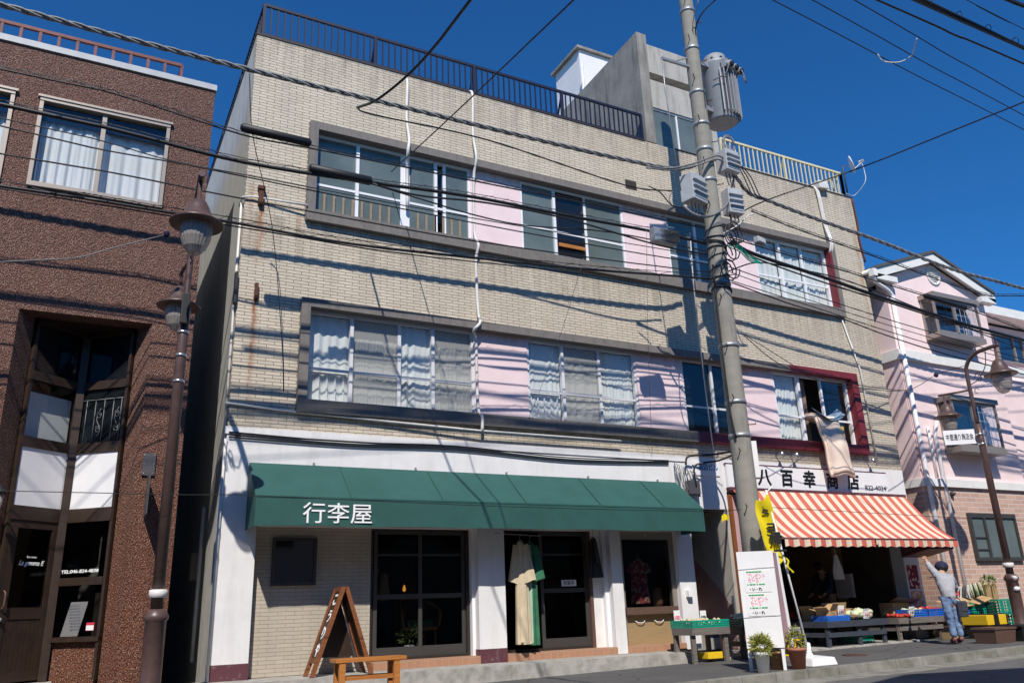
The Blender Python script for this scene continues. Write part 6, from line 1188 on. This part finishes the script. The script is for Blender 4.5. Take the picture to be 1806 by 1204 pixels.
# ------------------------------------------------------------------ people
def person(label, J, loc, hair=True, cap=False, shirt='shirt', trousers='jeans', shoe='shoe'):
    t = thing('person', label, 'person', loc, 'people'); V = {k: Vector(v) for k, v in J.items()}
    # continuous body: pelvis, spine, neck, head, arms, legs
    names = ['pelvis', 'waist', 'chest', 'neck', 'head', 'crown', 'shl', 'ell', 'wrl', 'hal', 'shr', 'elr', 'wrr', 'har', 'hil', 'knl', 'anl', 'tol', 'hir', 'knr', 'anr', 'tor']
    rad = dict(pelvis=.115, waist=.10, chest=.12, neck=.045, head=.085, crown=.07, sh=.05, el=.038, wr=.028, ha=.03, hi=.078, kn=.052, an=.036, to=.032)
    jo = [(V[n], rad.get(n, rad.get(n[:2], .05))) for n in names]; ix = {n: i for i, n in enumerate(names)}
    ed = [('pelvis', 'waist'), ('waist', 'chest'), ('chest', 'neck'), ('neck', 'head'), ('head', 'crown')]
    for s in 'lr': ed += [('chest', 'sh'+s), ('sh'+s, 'el'+s), ('el'+s, 'wr'+s), ('wr'+s, 'ha'+s), ('pelvis', 'hi'+s), ('hi'+s, 'kn'+s), ('kn'+s, 'an'+s), ('an'+s, 'to'+s)]
    skinned('body', 'skin', t, jo, [(ix[a], ix[c]) for a, c in ed])
    def sub(nm, mat, keys, rr, eds, s2=2): return skinned(nm, mat, t, [(V[k] if not isinstance(k, tuple) else V[k[0]].lerp(V[k[1]], k[2]), r) for k, r in zip(keys, rr)], eds, s2+(nm != 'shoe'), .012 if nm != 'shoe' else 0)
    sub('shirt', shirt, ['chest', 'waist', ('pelvis', 'waist', -.25), 'shl', 'ell', ('ell', 'wrl', .85), 'shr', 'elr', ('elr', 'wrr', .85), ('chest', 'neck', .6)], [.145, .13, .135, .075, .058, .05, .075, .058, .05, .07], [(0, 1), (1, 2), (0, 3), (3, 4), (4, 5), (0, 6), (6, 7), (7, 8), (0, 9)])
    sub('trousers', trousers, [('pelvis', 'waist', .45), 'hil', 'knl', ('knl', 'anl', .93), 'hir', 'knr', ('knr', 'anr', .93)], [.112, .088, .066, .06, .088, .066, .06], [(0, 1), (1, 2), (2, 3), (0, 4), (4, 5), (5, 6)])
    for s in 'lr': sub('shoe', shoe, [('an'+s, 'to'+s, -.15), ('an'+s, 'to'+s, .5), ('an'+s, 'to'+s, 1.25)], [.05, .048, .04], [(0, 1), (1, 2)])
    hd = V['head']; fw = (V['tol']-V['anl']); fw.z = 0; fw.normalize(); up = (V['crown']-V['head']).normalized(); sd = fw.cross(up).normalized()
    b = MB(); b.ball(hd+fw*.085+up*.0, .016, 1, (1, 1, 1.3)); 
    for s in (-1, 1): b.ball(hd+sd*s*.085, .02, 1, (.6, 1, 1.4))
    b.build('nose_and_ears', 'skin', t)
    for nm, mt, o, r in (('eye', 'black_txt', .03, .009),):
        for s in (-1, 1): MB().ball(hd+fw*.083+sd*s*.032+up*o, r, 1).build(nm, mt, t)
    MB().ball(hd+fw*.08-up*.045, .014, 1, (1.4, 1, .4)).build('mouth', 'red_txt', t)
    MB().ball(hd+up*.035-fw*.018, .105, 2, (1, 1, .95), .03).build('hair', 'hair', t)
    if cap:
        b = MB(); b.ball(hd+up*.055-fw*.01, .118, 3, (1.0, 1.0, .88)); b.obox(hd+fw*.13+up*.055, sd, fw, up, .075, .06, .006, .003); b.build('cap', 'navy', t)
    # hands: palm with four fingers and a thumb
    for s in 'lr':
        w0, h0 = V['wr'+s], V['ha'+s]; d = (h0-w0).normalized(); q = d.cross(fw).normalized() if abs(d.dot(fw)) < .95 else d.cross(Vector((0, 0, 1))).normalized(); m = q.cross(d); jj = [(h0, .026)]; ee = []
        for k in range(4):
            base = h0+d*.035+q*(k-1.5)*.019; l = (.055, .066, .062, .048)[k]; i0 = len(jj); jj += [(base, .0095), (base+d*l*.55+m*.008, .0088), (base+d*l*.9+m*.03, .0078)]; ee += [(0, i0), (i0, i0+1), (i0+1, i0+2)]
        i0 = len(jj); jj += [(h0+q*.032+d*.0, .0105), (h0+q*.05+d*.035+m*.012, .0095)]; ee += [(0, i0), (i0, i0+1)]
        skinned('hand', 'skin', t, jj, ee, 1)
    return t
F = Vector((14.28, -1.88, -.115))
def off(x, y, z): return F+Vector((x, y, z))
# faces the building (towards +Y and a little left), bent forward, one arm reaching up and left
pr = person('person in navy cap, grey shirt and jeans leaning over crates, one arm raised',
  dict(pelvis=spot(1675, 1058, -1.86), waist=spot(1671, 1044, -1.83), chest=spot(1665, 1023, -1.76), neck=spot(1661, 1011, -1.70), head=spot(1660, 1003, -1.67), crown=spot(1660, 995, -1.65),
       shl=spot(1653, 1015, -1.73), ell=spot(1641, 1001, -1.62), wrl=spot(1634, 989, -1.52), hal=spot(1632, 985, -1.49), shr=spot(1677, 1018, -1.78), elr=spot(1686, 1038, -1.70), wrr=spot(1677, 1047, -1.55), har=spot(1673, 1048, -1.51),
       hil=spot(1669, 1063, -1.86), knl=spot(1677, 1097, -1.87), anl=spot(1684, 1126, -1.88), tol=spot(1680, 1130, -1.76), hir=spot(1681, 1062, -1.88), knr=spot(1688, 1095, -1.88), anr=spot(1696, 1125, -1.90), tor=spot(1692, 1129, -1.78)), F, cap=True)
bg_ = thing('shoulder_bag', 'dark slate shoulder bag hanging at the hip of the customer in the cap', 'bag', off(.12, -.10, .45)); MB().obox(off(.10, -.12, .60), (1, .25, 0), (-.25, 1, 0), (.0, 0, 1), .12, .045, .14, .03).build('bag_body', 'bag', bg_); MB().obox(off(.105, -.165, .64), (1, .25, 0), (-.25, 1, 0), (.0, 0, 1), .115, .01, .08, .008).build('flap', 'bag', bg_)
b = MB().tube(smooth_path([off(.16, -.10, .70), off(.13, .02, .88), off(.04, .07, 1.08), off(-.08, .12, 1.17), off(-.2, .2, 1.17)], 5), .010, 5); b.build('strap', 'bag', bg_)
F = Vector((14.75, 1.35, -.05))
person('person in a dark shirt and beige trousers bending over inside the dark shop',
  dict(pelvis=off(.0, .0, .84), waist=off(-.03, .0, 1.0), chest=off(-.10, -.02, 1.22), neck=off(-.18, -.04, 1.36), head=off(-.24, -.05, 1.44), crown=off(-.27, -.05, 1.53),
       shl=off(-.10, -.20, 1.27), ell=off(-.18, -.25, 1.02), wrl=off(-.34, -.2, .88), hal=off(-.40, -.18, .85), shr=off(-.10, .16, 1.27), elr=off(-.18, .2, 1.02), wrr=off(-.34, .15, .90), har=off(-.4, .13, .87),
       hil=off(.0, -.09, .80), knl=off(.0, -.10, .44), anl=off(.02, -.1, .07), tol=off(-.12, -.1, .03), hir=off(.0, .09, .80), knr=off(.0, .1, .44), anr=off(.02, .1, .07), tor=off(-.12, .1, .03)), F, shirt='slate_shirt', trousers='beige_cloth')
F = Vector((4.62, 1.45, .1))
person('person in a beige top leaning at the counter inside the left shop',
  dict(pelvis=off(.0, .0, .84), waist=off(-.03, .0, 1.0), chest=off(-.10, -.02, 1.20), neck=off(-.16, -.04, 1.33), head=off(-.20, -.05, 1.41), crown=off(-.22, -.05, 1.50),
       shl=off(-.08, -.19, 1.25), ell=off(-.12, -.25, 1.0), wrl=off(-.22, -.2, .98), hal=off(-.28, -.18, .96), shr=off(-.08, .16, 1.25), elr=off(-.12, .2, 1.0), wrr=off(-.22, .25, .99), har=off(-.28, .26, .97),
       hil=off(.0, -.09, .80), knl=off(.0, -.10, .44), anl=off(.02, -.1, .07), tol=off(-.12, -.1, .03), hir=off(.0, .09, .80), knr=off(.0, .1, .44), anr=off(.02, .1, .07), tor=off(-.12, .1, .03)), F, shirt='beige_cloth', trousers='slate_shirt')
# gas meter and pipe in the gap, a shrub behind
t = thing('gas_meter', 'pale gas meter and pipe on the side wall in the narrow gap', 'gas meter', (1.70, 1.3, .9)); MB().box(1.62, 1.74, 1.6, 1.85, 1.35, 1.75, .02).build('meter_body', 'beige_cloth', t); MB().tube(smooth_path([(1.70, 1.3, .2), (1.70, 1.3, 2.2), (1.70, 1.4, 2.35)], 4), .03, 8).build('pipe', 'lightgrey', t)
t = thing('garden_shrub', 'dark leafy shrub at the far end of the narrow gap', 'shrub', (1.45, 9.5, -.3)); foliage((1.4, 9.8, 2.6), (.35, .5, 1.8), 500, .14, 'foliage', 'leaf', t, 9); MB().tube([(1.4, 9.8, -.3), (1.4, 9.8, 2.4)], .05, 6).build('stem', 'wood_grey', t)

# more small stock on and around the tables
for i, (lab, c, sp, n, r, m, sc) in enumerate((
    ('orange fruit heap on the back of the blue black table', (13.35, .15, .345), (.22, .16, .06), 40, .045, 'orange', (1, 1, 1)), ('dark green leafy heap at the back right of the blue black table', (13.8, .2, .345), (.18, .16, .10), 60, .05, 'leaf', (1.2, .7, .8)),
    ('long white roots laid across the grey wooden table', (15.3, .15, .345), (.3, .1, .05), 14, .05, 'bulbveg', (3.2, .8, .8)), ('red produce filling the blue crate behind the customer', (15.66, -.32, .40), (.18, .15, .06), 40, .04, 'tomato', (1, 1, 1)),
    ('brown tubers in the dark green crate between the emerald crates', (17.14, -.5, .48), (.12, .18, .06), 40, .04, 'tuber', (1.2, 1, .9)), ('pale bulbs in the left emerald crate', (16.7, -.5, .47), (.18, .18, .06), 50, .04, 'bulbveg', (1, 1, 1)),
    ('green produce in the left blue crate', (15.2, -.32, .40), (.17, .15, .05), 40, .04, 'cabbage', (1.3, .8, .8)), ('orange heap low at the left inside the shop doorway', (11.7, .7, .25), (.25, .2, .08), 50, .05, 'orange', (1, 1, 1)), ('red heap low inside the shop doorway beside the oranges', (12.2, .9, .3), (.2, .2, .08), 50, .045, 'tomato', (1, 1, 1)))):
    heap('produce_heap', lab, c, sp, n, r, m, 'vegetables', 60+i, sc)
MB_ = MB().box(11.35, 12.3, .4, 1.2, -.08, .26, .01); single(MB_, 'stock_box', 'card', (11.8, .8, -.08), 'low cardboard stock box carrying the fruit heaps inside the doorway', 'box')
for lab, x, y, z, fg in (('red on white price card standing among the open cartons', 12.9, -.5, .44, 'red_txt'), ('red on white price card before the cabbages', 13.55, -.52, .36, 'red_txt'), ('black on white price card on the grey wooden table', 14.85, -.52, .36, 'black_txt'), ('pink on white price card over the blue crate at the right', 16.1, -.70, .46, 'pink_txt'), ('pink on white price card at the left inside the doorway', 11.75, .45, .34, 'pink_txt')):
    t = thing('price_card', lab, 'price card', (x, y, z), 'handwritten price cards'); MB().obox((x+.07, y, z+.09), (1, -.15, 0), (.15, 1, .2), (0, -.2, 1), .07, .002, .09).build('card', 'paper', t); text('150', .09, fg, t, (x+.015, y-.012, z+.05), right=(1, -.15, 0), up=(0, -.2, 1), width=.11)
for i, lab in enumerate(('clear bag of greens hanging at the left inside the shop', 'clear bag of greens hanging right of the first one inside the shop')):
    t = thing('hanging_bag', lab, 'bag', (11.9+.5*i, .35, 1.5)); foliage((11.9+.5*i, .35, 1.35), (.13, .10, .2), 90, .09, 'leaves', 'leaf', t, 70+i); MB().tube([(11.9+.5*i, .35, 1.45), (11.9+.5*i, .35, 2.6)], .004, 4).build('string', 'galv', t)
